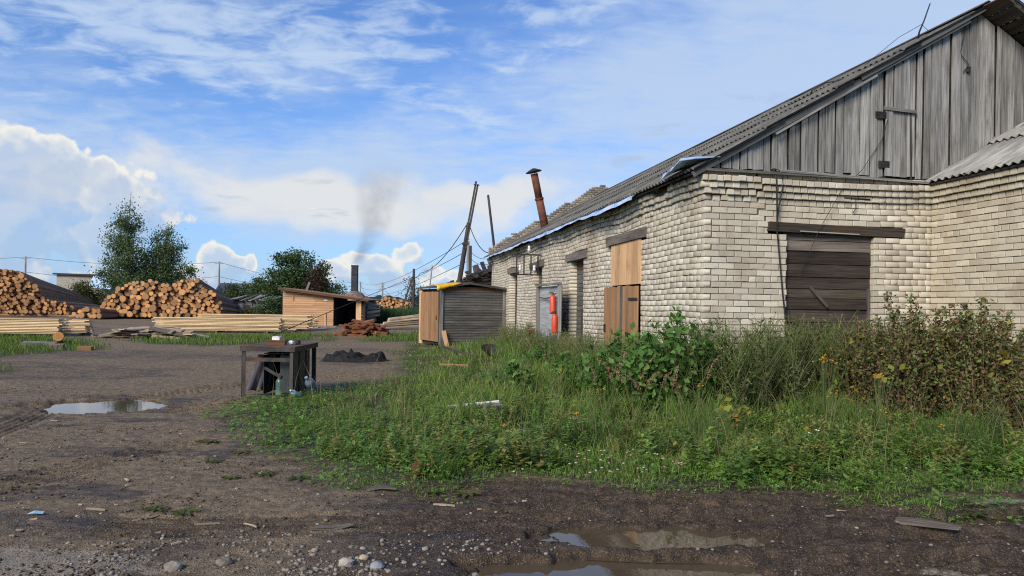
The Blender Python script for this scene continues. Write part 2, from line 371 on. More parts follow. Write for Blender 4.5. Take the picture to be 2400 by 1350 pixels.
M_STEEL = simple('old_steel', (.032, .028, .025, 1), (.085, .075, .066, 1), .6, (5,5,3), 6, .15, .25, metal=.5, c3=(.13, .055, .03, 1), c3scale=6.0, c3lo=.58, c3hi=.68)
M_PANEL = simple('box_panel', (.022, .027, .030, 1), (.055, .062, .066, 1), .5, (4,4,4), 6, .2, .15, metal=.2, c3=(.09, .04, .025, 1), c3scale=3.0, c3lo=.64, c3hi=.74)
M_RED = simple('red_enamel', (.50, .048, .02, 1), (.58, .075, .032, 1), .42, (5,5,5), 5, .15, .08, spec=.5)
M_YEL = simple('yellow_film', (.66, .36, .015, 1), (.80, .48, .03, 1), .38, (4,4,4), 4, .1, .15)
M_BLUE = simple('blue_film', (.20, .33, .58, 1), (.52, .64, .80, 1), .3, (1.2,4,4), 5, .2, .1)
M_TAR = simple('tar_paper', (.045, .042, .038, 1), (.115, .10, .09, 1), .9, (5,5,5), 7, .3, .5)
M_WHITE = simple('white_block', (.60, .59, .55, 1), (.78, .77, .73, 1), .7, (6,6,6), 5, .2, .1)
M_CLOTH = simple('grey_cloth', (.062, .058, .07, 1), (.13, .12, .14, 1), .95, (7,7,2), 6, .2, .25)
M_BARK = simple('log_bark', (.16, .088, .050, 1), (.42, .27, .17, 1), .95, (8,8,.9), 7, .55, .8, c3=(.25, .17, .13, 1), c3scale=(6,6,.7), c3lo=.60, c3hi=.72)
M_TRUNK = simple('tree_bark', (.035, .028, .022, 1), (.105, .09, .072, 1), .95, (6,6,1.5), 6, .3, .7)
M_BIRCH = simple('birch_bark', (.07, .065, .06, 1), (.42, .41, .38, 1), .85, (3,3,7), 6, .2, .4)
M_WIRE = simple('cable_black', (.012, .012, .012, 1), (.03, .03, .03, 1), .6, (4,4,4), 2, .1, 0)
M_PORC = simple('porcelain', (.62, .61, .58, 1), (.75, .74, .71, 1), .3, (4,4,4), 2, .1, 0, spec=.5)
M_PLAST = simple('clear_plastic', (.12, .17, .20, 1), (.26, .34, .38, 1), .2, (5,5,5), 4, .2, .1, spec=.5)
M_GREENB = simple('green_bottle', (.05, .10, .085, 1), (.11, .19, .16, 1), .25, (6,6,6), 4, .2, .1, spec=.5)
M_STONE = simple('stone', (.12, .10, .08, 1), (.27, .235, .19, 1), .88, (9,9,9), 6, .65, .3, c3=(.34, .25, .16, 1), c3scale=2.0, c3lo=.6, c3hi=.7)
M_COAL = simple('black_earth', (.006, .006, .006, 1), (.020, .018, .017, 1), .85, (12,12,12), 8, .2, .9, dist=.04)
M_ROOFF = simple('far_roof', (.10, .10, .10, 1), (.22, .21, .20, 1), .9, (3,3,3), 6, .3, .2)
M_FARW = simple('far_wall', (.24, .22, .18, 1), (.36, .33, .27, 1), .92, (2,2,9), 5, .2, .2)
M_INNER = simple('inner_shade_tone', (.028, .024, .021, 1), (.07, .06, .05, 1), .95, (2,2,12), 4, .2, .2)  # near-black tone puts the shade of interiors and backings into the colour
M_LEAF = leafmat('leaf'); M_GRASS = leafmat('grass_blade', .40, .6); M_DRY = leafmat('dry_plant', .15, .85); M_PETAL = leafmat('petal', .3, .6)
# log end: growth rings and a darker rim
m, t, b, o = newmat('log_end'); M_LEND = m; w, rv, rc = wval(t)
co = t.new('ShaderNodeTexCoord').outputs['Object']; x_, y_, z_ = t.sep(co)
rr = t.m('SQRT', t.m('ADD', t.m('MULTIPLY', x_, x_), t.m('MULTIPLY', y_, y_)))
nn = t.noise(co, 3.0, 5, .6, w=w)
ring = t.m('SINE', t.m('MULTIPLY_ADD', rr, 42.0, t.m('MULTIPLY', nn, 5.0)))
c = t.mix(t.m('MULTIPLY_ADD', ring, .25, .5), (.47, .20, .055, 1), (.66, .33, .105, 1))
c = t.mix(t.sstep(nn, .5, .75), c, (.34, .165, .065, 1))
wn3 = t.new('ShaderNodeTexWhiteNoise'); wn3.noise_dimensions = '1D'; t.put(wn3.inputs['W'], t.m('ADD', w, 4.7)); c = t.mix(t.m('MULTIPLY', t.sstep(wn3.outputs['Value'], .62, 1.0), .65), c, (.24, .17, .11, 1))
kk = t.m('MULTIPLY_ADD', rv, .75, .42); c = t.mix(1.0, c, t.comb(kk, kk, kk), 'MULTIPLY')
t.put(b.inputs['Base Color'], c); b.inputs['Roughness'].default_value = .8
# water standing on brown mud
m, t, b, o = newmat('puddle_water'); M_WATER = m
geo = t.new('ShaderNodeNewGeometry').outputs['Position']
b.inputs['Base Color'].default_value = (.085, .062, .038, 1); b.inputs['Roughness'].default_value = .03; b.inputs['IOR'].default_value = 1.33
b.inputs['Specular IOR Level'].default_value = .9
bump(t, b, t.noise(geo, 7.0, 3, .5), .05, .01)
# ------------------------------------------------------------------ ground
PUD = [(-6.25, 10.75, .90, .74, 3), (1.05, 4.93, .80, .27, 11), (.66, 4.20, .95, .34, 17), (.235, 4.93, .10, .07, 23), (.10, 4.66, .20, .035, 29)]
WL = -.035
def sst(x, a, b): q = np.clip((x-a)/(b-a), 0, 1); return q*q*(3-2*q)
def pudq(x, y, p):
    cx, cy, rx, ry, sd_ = p
    return ((x-cx)/rx)**2+((y-cy)/ry)**2+(fbm(x*5.5, y*8, 4, sd_)-.5)*1.5
def HGT(x, y):
    far = sst(y, 14, 30)
    h = (fbm(x*.5, y*.5, 3, 1)-.45)*.05 + (fbm(x*2.2, y*2.6, 4, 5)-.47)*.035*(1-far)
    mud = sst(y, 6.9, 5.9)*sst(x, -1.2, .3)*(1-far)
    h = h + mud*((1-np.abs(fbm(x*1.7, y*5.5, 5, 9)-.5)*4)*.034-.012 + (1-np.abs(fbm(x*9, y*14, 4, 21)-.5)*3)*.020-.012 + (fbm(x*26, y*34, 3, 22)-.5)*.022)
    h = h + (1-far)*((fbm(x*18, y*20, 3, 31)-.5)*.012+(fbm(x*4, y*9, 4, 32)-.5)*.016*sst(y, 9, 5))
    # wheel ruts along the mud and across the yard
    for (x0, y0, sl, w_, a_) in ((1.0, 5.35, .05, .10, .045), (1.0, 5.52, .05, .07, -.035), (1.0, 5.75, .04, .11, .05), (1.0, 5.95, .04, .08, -.03), (1.0, 4.62, .03, .05, -.045), (2.0, 4.05, .02, .1, .03), (2.6, 4.45, .03, .08, .045), (2.6, 4.95, .05, .10, .04), (2.6, 5.12, .05, .06, -.03)):
        dd = (y-(y0+sl*(x-x0)+(fbm(x*1.5, x*0+y0, 3, 40)-.5)*.16)); h = h-a_*np.exp(-(dd/w_)**2)*sst(x, -.2, .5)
    for (ax, ay, bx, by) in ((-4.4, 5.6, -3.6, 8.2), (-5.6, 6.2, -6.6, 10.0), (-6.6, 10.0, -4.6, 15.5), (-3.0, 5.0, 0.6, 5.25), (-1.0, 5.9, 3.0, 5.75), (1.6, 4.45, 4.2, 4.75), (-7.5, 9.8, -3.5, 16.0), (-5.2, 10.2, -3.2, 12.0)):
        L = math.hypot(bx-ax, by-ay); ux, uy = (bx-ax)/L, (by-ay)/L
        s = (x-ax)*ux+(y-ay)*uy; n = -(x-ax)*uy+(y-ay)*ux
        m = sst(s, -.1, .3)*sst(s, L+.1, L-.3)*np.exp(-(n/.26)**4)
        h = h-m*(.026+.016*np.sin(n*62)*(.5+fbm(s*3, n*3, 3, 44)))+sst(np.abs(n), .24, .30)*sst(np.abs(n), .42, .32)*sst(s, 0, .3)*sst(s, L, L-.3)*.02*fbm(s*6, n*6, 3, 45)
    keep = np.ones_like(x)
    for p in PUD:
        q = pudq(x, y, p); near = sst(q, 2.4, 1.0); h = h*(1-near)+near*np.clip(h, -.012, .022)
        h = h-.11*sst(q, 1.35, .75)
    return h
def gz(x, y): return float(HGT(np.array([float(x)]), np.array([float(y)]))[0])
def GP(px, py): p = G(px, py); p.z = gz(p.x, p.y); return p
def poly(pts): return np.array([[G(a, b).x, G(a, b).y] for a, b in pts])
def inpoly(x, y, pg):
    c = np.zeros(x.shape, bool); n = len(pg)
    for i in range(n):
        x1, y1 = pg[i]; x2, y2 = pg[(i+1) % n]
        hit = ((y1 > y) != (y2 > y)) & (x < (x2-x1)*(y-y1)/(y2-y1+1e-12)+x1); c ^= hit
    return c
def pdist(x, y, pg):
    d_ = np.full(x.shape, 1e9); n = len(pg)
    for i in range(n):
        ax, ay = pg[i]; bx, by = pg[(i+1) % n]; l2 = (bx-ax)**2+(by-ay)**2+1e-9
        t_ = np.clip(((x-ax)*(bx-ax)+(y-ay)*(by-ay))/l2, 0, 1); d_ = np.minimum(d_, np.hypot(x-ax-t_*(bx-ax), y-ay-t_*(by-ay)))
    return np.where(inpoly(x, y, pg), d_, -d_)
VEG = poly([(505, 968), (560, 1040), (640, 1085), (800, 1130), (930, 1145), (1040, 1165), (1130, 1135), (1220, 1128), (1300, 1138), (1500, 1152), (1640, 1165), (1760, 1172), (1950, 1172), (2080, 1190), (2230, 1215), (2340, 1205), (2430, 1165), (2700, 1160), (2700, 760), (1900, 750), (1210, 762), (1185, 762), (1000, 778), (940, 800), (905, 835), (905, 862), (890, 888), (780, 905), (700, 920), (575, 935)])
STRIPS = [poly([(300, 800), (360, 788), (640, 784), (770, 786), (720, 800), (600, 809), (470, 813), (350, 808)]),
          poly([(-300, 845), (0, 838), (130, 826), (270, 820), (230, 800), (150, 788), (0, 780), (-300, 780)]),
          poly([(820, 800), (900, 785), (1000, 778), (1010, 800), (900, 803)]), poly([(-60, 880), (0, 876), (40, 868), (0, 860), (-60, 862)]),
          poly([(860, 752), (990, 748), (1000, 728), (860, 730)]), poly([(745, 800), (790, 803), (785, 790), (755, 788)])]
def vegd(x, y):
    d0 = pdist(x, y, VEG)+(fbm(x*1.6, y*1.6, 4, 50)-.5)*.75+(fbm(x*6, y*6, 3, 52)-.5)*.3
    return d0
def stripd(x, y):
    d0 = np.full(x.shape, -9.0)
    for s in STRIPS: d0 = np.maximum(d0, pdist(x, y, s))
    return d0+(fbm(x*.9, y*.9, 4, 60)-.5)*1.6
ys = [2.3]
while ys[-1] < 12: ys.append(ys[-1]*1.0042)
while ys[-1] < 60: ys.append(ys[-1]*1.008)
while ys[-1] < 900: ys.append(ys[-1]*1.08)
ys = np.array(ys); us = np.concatenate([np.linspace(-1.3, -.86, 30), np.linspace(-.85, .85, 600), np.linspace(.86, 1.3, 30)])
YY, UU = np.meshgrid(ys, us, indexing='ij'); XX = UU*YY
HH = np.where(YY < 60, HGT(XX, YY), 0.0)*sst(YY, 60, 40)
nr, nc = YY.shape; ii = np.arange(nr*nc).reshape(nr, nc)
F = np.stack([ii[:-1, :-1], ii[:-1, 1:], ii[1:, 1:], ii[1:, :-1]], -1).reshape(-1, 4)
X_, Y_ = XX.ravel(), YY.ravel()
wet = np.clip(sst(Y_, 7.4, 5.6)*sst(X_, -2.4, -.2)*1.0, 0, 1)
wet = np.maximum(wet, .75*np.exp(-((Y_-5.05)/.40)**2)*sst(X_, -6.0, -3.2)*sst(X_, -.6, -1.6))
wet = np.maximum(wet, .55*sst(vegd(X_, Y_), -.9, .1)*sst(Y_, 13, 9))
for p in PUD[1:]: wet = np.maximum(wet, sst(pudq(X_, Y_, p), 3.0, 1.2))
for p in PUD[:1]: wet = np.maximum(wet, .62*sst(pudq(X_, Y_, p)+(fbm(X_*1.7, Y_*1.7, 4, 91)-.5)*3.0, 3.2, .9))
wet = np.maximum(wet, .55*np.exp(-((Y_-20.5)/2.6)**2)*sst(X_, -6, -9))
wet = np.maximum(wet, .5*sst(fbm(X_*.35, Y_*.6, 5, 77), .50, .64))
wet = np.maximum(wet, .6*sst(fbm(X_*.9+3, Y_*1.9, 5, 78), .58, .68)*sst(Y_, 16, 9))
grv = sst(Y_, 5.6, 4.2)*sst(X_, .6, -.4)
pale = np.maximum(np.exp(-(((X_+3.05)/1.0)**2+((Y_-4.22)/.36)**2)**2), .8*np.exp(-(((X_-2.75)/.20)**2+((Y_-4.3)/.22)**2)**2))
grn = np.maximum(sst(vegd(X_, Y_), .0, .7), np.maximum(sst(stripd(X_, Y_), -.2, .8), np.maximum(sst(Y_, 70, 100), sst(X_, 14, 20))))
me = np_mesh('ground', np.stack([X_, Y_, HH.ravel()], -1), [F], [])
for nm, a in (('wet', wet), ('grv', grv), ('pale', pale), ('grn', grn)): me.attributes.new(nm, 'FLOAT', 'POINT').data.foreach_set('value', a.astype(np.float32))
me.polygons.foreach_set('use_smooth', np.ones(len(F), bool))
m, t, b, o = newmat('yard_earth')
pos = t.new('ShaderNodeNewGeometry').outputs['Position']
n1 = t.noise(pos, 1.1, 6, .6); n2 = t.noise(pos, 9.0, 7, .65); n3 = t.noise(pos, 70, 4, .6); v1 = t.voro(pos, 42, 'F1'); vc = t.voro(pos, 42, 'F1', 1)
lay = t.noise(t.map(pos, (.6, 3.2, 1)), 2.4, 6, .62)
w_ = t.m('ADD', t.attr('wet'), t.m('MULTIPLY', t.m('SUBTRACT', t.m('ADD', t.m('MULTIPLY', n1, .5), t.m('MULTIPLY', lay, .5)), .5), 1.9)); w_ = t.sstep(w_, .22, .88)
dry = t.mix(t.sstep(n2, .33, .7), (.122, .084, .046, 1), (.268, .196, .120, 1))
dry = t.mix(t.m('MULTIPLY', t.sstep(lay, .52, .70), .5), dry, (.095, .068, .046, 1))
wetc = t.mix(t.sstep(n2, .35, .7), (.030, .0195, .011, 1), (.090, .060, .036, 1))
c = t.mix(w_, dry, wetc)
pb = t.m('MULTIPLY', t.sstep(v1, .34, .16), t.sstep(t.m('ADD', t.noise(pos, 3.0, 4, .6), t.m('MULTIPLY', t.attr('grv'), .35)), .52, .66))
sx, sy, sz = t.sep(vc); c = t.mix(t.m('MULTIPLY', pb, t.m('MULTIPLY_ADD', sx, .7, .15)), c, t.mix(sy, (.20, .18, .155, 1), (.36, .33, .29, 1)))
c = t.mix(t.m('MULTIPLY', t.sstep(t.m('ADD', t.attr('pale'), t.m('MULTIPLY', t.m('SUBTRACT', n2, .5), 1.5)), .35, .75), .75), c, t.mix(n3, (.24, .20, .145, 1), (.40, .345, .265, 1)))
sp = t.voro(pos, 130, 'F1', 1); s1, s2, s3 = t.sep(sp); c = t.mix(t.m('MULTIPLY', t.sstep(s1, .72, .95), t.m('MULTIPLY_ADD', w_, -.4, .65)), c, (.34, .28, .20, 1)); c = t.mix(t.m('MULTIPLY', t.sstep(s2, .75, .97), .6), c, (.035, .024, .016, 1))
gn = t.attr('grn'); c = t.mix(t.m('MULTIPLY', gn, .85), c, t.mix(t.sstep(n2, .3, .7), (.040, .032, .020, 1), (.055, .066, .022, 1)))
t.put(b.inputs['Base Color'], c)
t.put(b.inputs['Roughness'], t.m('MULTIPLY_ADD', w_, -.38, .93)); b.inputs['Specular IOR Level'].default_value = .28
hh = t.m('ADD', t.m('ADD', n2, t.m('MULTIPLY', n3, .35)), t.m('MULTIPLY', pb, .5)); hh = t.m('MULTIPLY_ADD', t.noise(pos, 160, 3, .6), .22, hh); bump(t, b, hh, 1.0, .035)
me.materials.append(m); tag(link('ground', me), kind='structure')
# the surrounding land, a hand lower, out to the horizon
m2, t, b, o = newmat('meadow'); pos = t.new('ShaderNodeNewGeometry').outputs['Position']
t.put(b.inputs['Base Color'], t.mix(t.noise(pos, .15, 6, .6), (.045, .062, .018, 1), (.095, .098, .038, 1))); b.inputs['Roughness'].default_value = .95
mb = MB(); mb.add([(-2500, -2500, -.30), (2500, -2500, -.30), (2500, 3500, -.30), (-2500, 3500, -.30)], [(0,1,2,3)])
tag(mb.build('surrounding_land', m2), kind='structure')
for pi, p in enumerate(PUD[:3]):
    mb = MB(); n = 40; k = 1.55
    mb.add([(p[0]+p[2]*k*math.cos(2*math.pi*i/n), p[1]+p[3]*k*math.sin(2*math.pi*i/n), WL-.004*pi) for i in range(n)], [tuple(range(n))])
    tag(mb.build('puddle', M_WATER), kind='structure')

# ------------------------------------------------------------------ brick building
bld = empty('brick_workshop', CORNER, ANG, 'long whitish brick workshop with a weathered board gable and corrugated roof', 'building')
CHH, Z0, NROW = .0975, -.024, 39
HEADER = {5, 13, 21, 29, 34}
LLEN = 20.7; WSID = 9.9; RIDGE = 4.95
def zroof(x): return 3.84+.573*(x if x <= RIDGE else 2*RIDGE-x)
def brick_tmpl():
    bv = .012; q = .5
    V = np.array([[-q,-q,q],[q,-q,q],[q,q,q],[-q,q,q]])   # back ring (z=+.5 into the wall), z=-.5 is the face
    return V
def brick_verts(u0, u1, z0, z1, dep, out, jig, bev=.005):
    """in wall coords (u along, o outward, z up): 12 verts"""
    j = lambda s: random.uniform(-s, s)
    B = [(u0, out-dep, z0), (u1, out-dep, z0), (u1, out-dep, z1), (u0, out-dep, z1)]
    S = [(u0+j(jig), out-bev, z0+j(jig)), (u1+j(jig), out-bev, z0+j(jig)), (u1+j(jig), out-bev, z1+j(jig)), (u0+j(jig), out-bev, z1+j(jig))]
    c = []
    for k, (a, b_) in enumerate(((1,1),(-1,1),(-1,-1),(1,-1))):
        e = bev*random.uniform(.5, 1.5)+(random.uniform(.01, .035) if random.random() < .10 else 0)
        c.append((S[k][0]+a*e, out+j(.0008), S[k][2]+b_*e))
    return B+S+c
BF = [(0,1,5,4),(1,2,6,5),(2,3,7,6),(3,0,4,7),(4,5,9,8),(5,6,10,9),(6,7,11,10),(7,4,8,11),(8,9,10,11)]
def wall_bricks(length, conv, openings, u_start=0.0, rows=range(NROW), corner=True, warp=None, drop=None, corbel=True, shift=None, topcut=None, phase=0):
    """returns list of (verts in building frame, centre)"""
    res = []
    for r in rows:
        z0 = Z0+r*CHH; head = r in HEADER or (corbel and 34 <= r <= 37)
        bl = .128 if head else .258
        out = 0.0
        if corbel and r >= 35: out = {35: .045, 36: .090, 37: .135, 38: .05}[r]
        u = u_start-(bl*(.5 if (r+phase) % 2 else 1.0) if not corner else 0)
        if corner: u = (.0 if (r+phase) % 2 else .128)+u_start - (out if u_start == 0 else 0)
        if head and corner: u += .0
        while u < length:
            u1 = min(u+bl, length)
            a, b_ = max(u, u_start-.1), u1
            u = u1
            segs = [(a, b_)]; deep = False
            for (o0, o1, q0, q1) in openings:
                if q0 < z0+CHH*.5 < q1:
                    ns = []
                    for (s0, s1) in segs:
                        if s1 <= o0 or s0 >= o1: ns.append((s0, s1)); deep = deep or abs(s1-o0) < .01 or abs(s0-o1) < .01
                        else:
                            deep = True
                            if s0 < o0-.03: ns.append((s0, o0))
                            if s1 > o1+.03: ns.append((o1, s1))
                    segs = ns
            for (s0, s1) in segs:
                if s1-s0 < .03: continue
                if drop and drop(.5*(s0+s1), r): continue
                g = .0066; du, dz, do = shift(.5*(s0+s1), r) if shift else (0, 0, 0)
                dz += random.uniform(-.003, .003); do += random.uniform(-.003, .003)
                vs = brick_verts(s0+g+du, s1-g+du, z0+.0056+dz, z0+CHH-.0056+dz, .30 if deep else (.16 if out else .11), out+do, .0022)
                if topcut is not None and topcut(.5*(s0+s1), z0+CHH): continue
                if warp: vs = [warp(q) for q in vs]
                cu = sum(q[0] for q in vs)/12
                res.append([conv(*q) for q in vs])
    return res
def place_bricks(lst, parent, mat, nsingle, key, stuff_name, label=None):
    """the largest in view one by one, the rest joined"""
    order = sorted(range(len(lst)), key=lambda i: key(lst[i])); single = set(order[:nsingle])
    V, T_, cnt = [], [], 0
    for i, vs in enumerate(lst):
        if i in single:
            c0 = Vector(vs[8]); me = bpy.data.meshes.new('brick'); me.from_pydata([Vector(q)-c0 for q in vs], [], BF); me.materials.append(mat)
            o_ = link('brick', me, parent); o_.location = c0
        else: V.append(vs); T_ += [random.random()]*12; cnt += 1
    if cnt:
        f = np.array(BF)[None]+(np.arange(cnt)*12)[:, None, None]
        me = np_mesh(stuff_name, np.array(V).reshape(-1, 3), [f.reshape(-1, 4)], mat, tint=T_)
        tag(link(stuff_name, me, parent), kind='stuff')
def core(mb, length, thick, ztop, openings, conv, rec=.014, z0=-.3, u0=0.0, inset=.012):
    """mortar body behind the bricks, with the openings left free"""
    ed = sorted({u0, length} | {o[0]-inset for o in openings} | {o[1]+inset for o in openings})
    for a, b_ in zip(ed[:-1], ed[1:]):
        mid = .5*(a+b_); holes = sorted((o[2], o[3]) for o in openings if o[0]-inset <= mid <= o[1]+inset); z = z0
        for (q0, q1) in holes+[(ztop, ztop)]:
            if q0 > z+.01:
                vs = [conv(u, o_, zz) for zz in (z, q0) for o_ in (-thick, -rec) for u in (a, b_)]
                mb.add(vs, [(0,2,3,1),(4,5,7,6),(0,1,5,4),(2,6,7,3),(0,4,6,2),(1,3,7,5)])
            z = q1
cF = lambda u, o_, z: (u, -o_, z)            # front wall: along x, outwards is -y
cL = lambda u, o_, z: (-o_, u, z)            # yard wall: along y, outwards is -x
# openings measured on the two wall planes
fx0, fx1 = FW(1845, 650)[0], FW(2047, 650)[0]; fz1 = FW(1940, 547)[1]
OPF = [(fx0, fx1, .55, fz1)]
def lop(pxa, pxb, pyt, pyb): return (LW(pxb, pyt)[0], LW(pxa, pyt)[0], pyb, LW((pxa+pxb)/2, pyt)[1])
O1 = lop(1436, 1503, 568, -.2); O2 = lop(1337, 1368, 610, -.2); O2B = lop(1249, 1270, 628, -.2); O3 = lop(1196, 1211, 640, -.2)
OPL = [O1, O2, O2B, O3]
INX = FW(2182, 560)[0]                        # inner corner with the annex
print('openings', OPF, OPL, INX)
lint = FW(1800, 520)[0], FW(2118, 535)[0], FW(1950, 553)[1], FW(1950, 523)[1]
beam_op = (lint[0]+.01, lint[1]-.01, lint[2], lint[3])
def front_shift(u, r):
    if r >= 34 and u < .75: return (random.uniform(-.012, .012), random.uniform(-.012, .004), random.uniform(-.02, .022))
    z = Z0+r*CHH; xc_ = 0.98-.10*(r-32)*.25
    if r >= 30 and u > xc_ and u < INX-.35-.02*(37-r): return (.022, -.022-.012*math.sin((u-xc_)/2.4*math.pi), .004)
    return (0, 0, 0)
def front_drop(u, r): return (r >= 31 and abs(u-(0.98-.025*(r-32))) < .05 and r in (32, 33)) or (r == 38 and 1.05 < u < 1.12)
bf = wall_bricks(INX+.02, cF, OPF+[beam_op], drop=front_drop, shift=front_shift)
def long_warp(q):
    u, o_, z = q; f = min(1, u/2.0)
    return (u, o_+f*(.014*math.sin(u*1.9+z*.8)+.022*math.sin(u*.75+1.0))*(.35+z/3.7), z+f*(.026*math.sin(u*1.25+.6)+.012*math.sin(u*2.9)))
lintels = []
for O in OPL: lintels.append((O[0]-.32, O[1]+.30, O[3]+.0, O[3]+.20))
opl_b = OPL+[(a+.02, b_-.02, c_, d_-.02) for a, b_, c_, d_ in lintels]
def long_drop(u, r):
    if r == 38: return u > 1.2 and vnoise(np.array([u*1.3]), np.array([2.0]), 4)[0] > .66
    if r == 37: return u > 1.2 and vnoise(np.array([u*1.3+9]), np.array([2.0]), 4)[0] > .88
    return False
blg = wall_bricks(LLEN, cL, opl_b, warp=long_warp, drop=long_drop, phase=1, shift=lambda u, r: (random.uniform(-.008, .008), random.uniform(-.009, .004), random.uniform(-.014, .014)) if r >= 34 else (0, 0, 0))
cm = MB(); core(cm, INX+.02, .40, 3.70, OPF+[beam_op], cF, u0=.02); fwall = cm.build('front_wall', M_MORTAR, bld)
cm = MB(); core(cm, LLEN, .40, 3.62, opl_b, cL, rec=.075, u0=.42)
for (a, b_) in ((.035, .42),): core(cm, b_, .40, 3.62, [], cL, rec=.012, u0=a)
ywall = cm.build('yard_wall', M_MORTAR, bld)
cpos = MBI @ Vector((0, 0, CH))
dist = lambda vs: (Vector(vs[8])-cpos).length
vis = [b_ for b_ in bf if b_[8][2] > .75]; hid = [b_ for b_ in bf if b_[8][2] <= .75]
place_bricks(vis, fwall, M_BRICK, 300, dist, 'front_brickwork')
place_bricks(hid+blg, ywall, M_BRICK, 0, dist, 'yard_brickwork')
# mortar lining of the corbelled rows so that no light leaks between
mb = MB(); mb.box((.02, -.06, Z0+36.5*CHH), (INX, .2, Z0+37.9*CHH)); mb.box((-.05, .1, Z0+36.5*CHH), (.2, LLEN, Z0+38.2*CHH)); mb.build('cornice_core', M_MORTAR, bld)
# interior dark back wall and floor-to-roof blocking
mb = MB(); mb.box((.5, LLEN-.4, -.2), (WSID, LLEN, 3.7)); mb.box((WSID-.4, .4, -.2), (WSID, LLEN-.4, 3.7)); mb.box((INX, 0.02, -.2), (WSID-.4, .4, 3.7)); mb.build('rear_walls', M_BRICK, bld)
# far gable parapet of bare brick, stepping above the roof
def cP(u, o_, z): return (u, LLEN-.02-o_, z)
def par_top(x): return 4.25+.60*x if x < 5.1 else 4.25+.60*5.1-(x-5.1)*.6
mb = MB(); mb.add([(0.0, LLEN-.0, 3.5), (10.2, LLEN, 3.5), (10.2, LLEN, par_top(10.2)-.12), (5.1, LLEN, par_top(5.1)-.14), (0, LLEN, par_top(0)-.12)]+[(0.0, LLEN+.38, 3.5), (10.2, LLEN+.38, 3.5), (10.2, LLEN+.38, par_top(10.2)-.12), (5.1, LLEN+.38, par_top(5.1)-.14), (0, LLEN+.38, par_top(0)-.12)],
    [(0,1,2,3,4), (9,8,7,6,5), (0,5,6,1), (1,6,7,2), (2,7,8,3), (3,8,9,4), (4,9,5,0)]); pwall = mb.build('parapet', M_MORTAR, bld)
pb_ = wall_bricks(10.2, cP, [], u_start=-.02, rows=range(36, 76), corner=False, corbel=False, topcut=lambda u, z: z > par_top(u)+random.uniform(-.05, .04))
place_bricks(pb_, pwall, M_BRICK3, 0, dist, 'parapet_brickwork')

# board gable: every board a piece of its own
mb = MB(); mb.add([(0, .02, 3.72), (WSID, .02, 3.72), (WSID, .02, 3.78), (RIDGE, .02, zroof(RIDGE)-.08), (0, .02, 3.78)], [(0,1,2,3,4)]); gab = mb.build('gable', M_INNER, bld)
x = .10; GY = -.03
hatch = (FW(2078, 300)[0], FW(2131, 300)[0], FW(2100, 412)[1], FW(2100, 255)[1])
while x < WSID-.1:
    w = random.choice((.10, .12, .13, .15, .16, .19)); xm = x+w/2
    zt = zroof(xm)-.05; zb = 3.80+random.uniform(-.025, .03); sl = .573*w*(1 if xm < RIDGE else -1)
    lay = random.choice((0, 0, -.022, -.03))
    if hatch[0] < xm < hatch[1]:
        board('gable_board', (xm, GY-.045, hatch[3]-.02), (xm, GY-.045, zt), w-.004, .024, (0, -1, 0), M_GREY, gab, 0, sl)
        board('gable_board', (xm, GY, zb), (xm, GY, hatch[3]-.03), w-.008, .024, (0, -1, 0), M_GREY, gab)
    elif zt-zb > .08:
        board('gable_board', (xm, GY+lay, zb), (xm+random.uniform(-.012, .012), GY+lay, zt), w-random.choice((.010, .016, .022, .030)), .024, (0, -1, 0), M_GREY, gab, random.uniform(-.02, .02), -sl, warp=.006)
    x += w
board('gable_sill', (-.05, -.06, 3.765), (3.2, -.065, 3.755), .20, .035, (0, -.25, 1), M_GREY, bld)
board('gable_sill', (1.2, -.10, 3.795), (3.9, -.085, 3.73), .16, .03, (0, -.3, 1), M_GREY, bld)
for (px, py) in ((2058, 272), (2065, 387)):
    hx, hz = FW(px, py); mb = MB(); mb.box((hx-.10, -.075, hz-.055), (hx+.10, -.062, hz+.055))
    for q in (-.06, .06): mb.lathe([(.012, 0), (.012, .012), (.006, .016)], 6, 0, Matrix.Translation((hx+q, -.075, hz)) @ Matrix.Rotation(R(90), 4, 'X'))
    mb.build('hinge_plate', M_IRON, gab)
board('hatch_batten', (hatch[0]-.12, -.085, hatch[3]-.03), (hatch[1]+.06, -.085, hatch[3]-.055), .05, .02, (0, -1, 0), M_GREY, bld)
board('hatch_edge', (hatch[1]+.01, -.048, hatch[2]-.25), (hatch[1]-.02, -.048, hatch[3]-.05), .022, .02, (0, -1, 0), M_INNER, bld)

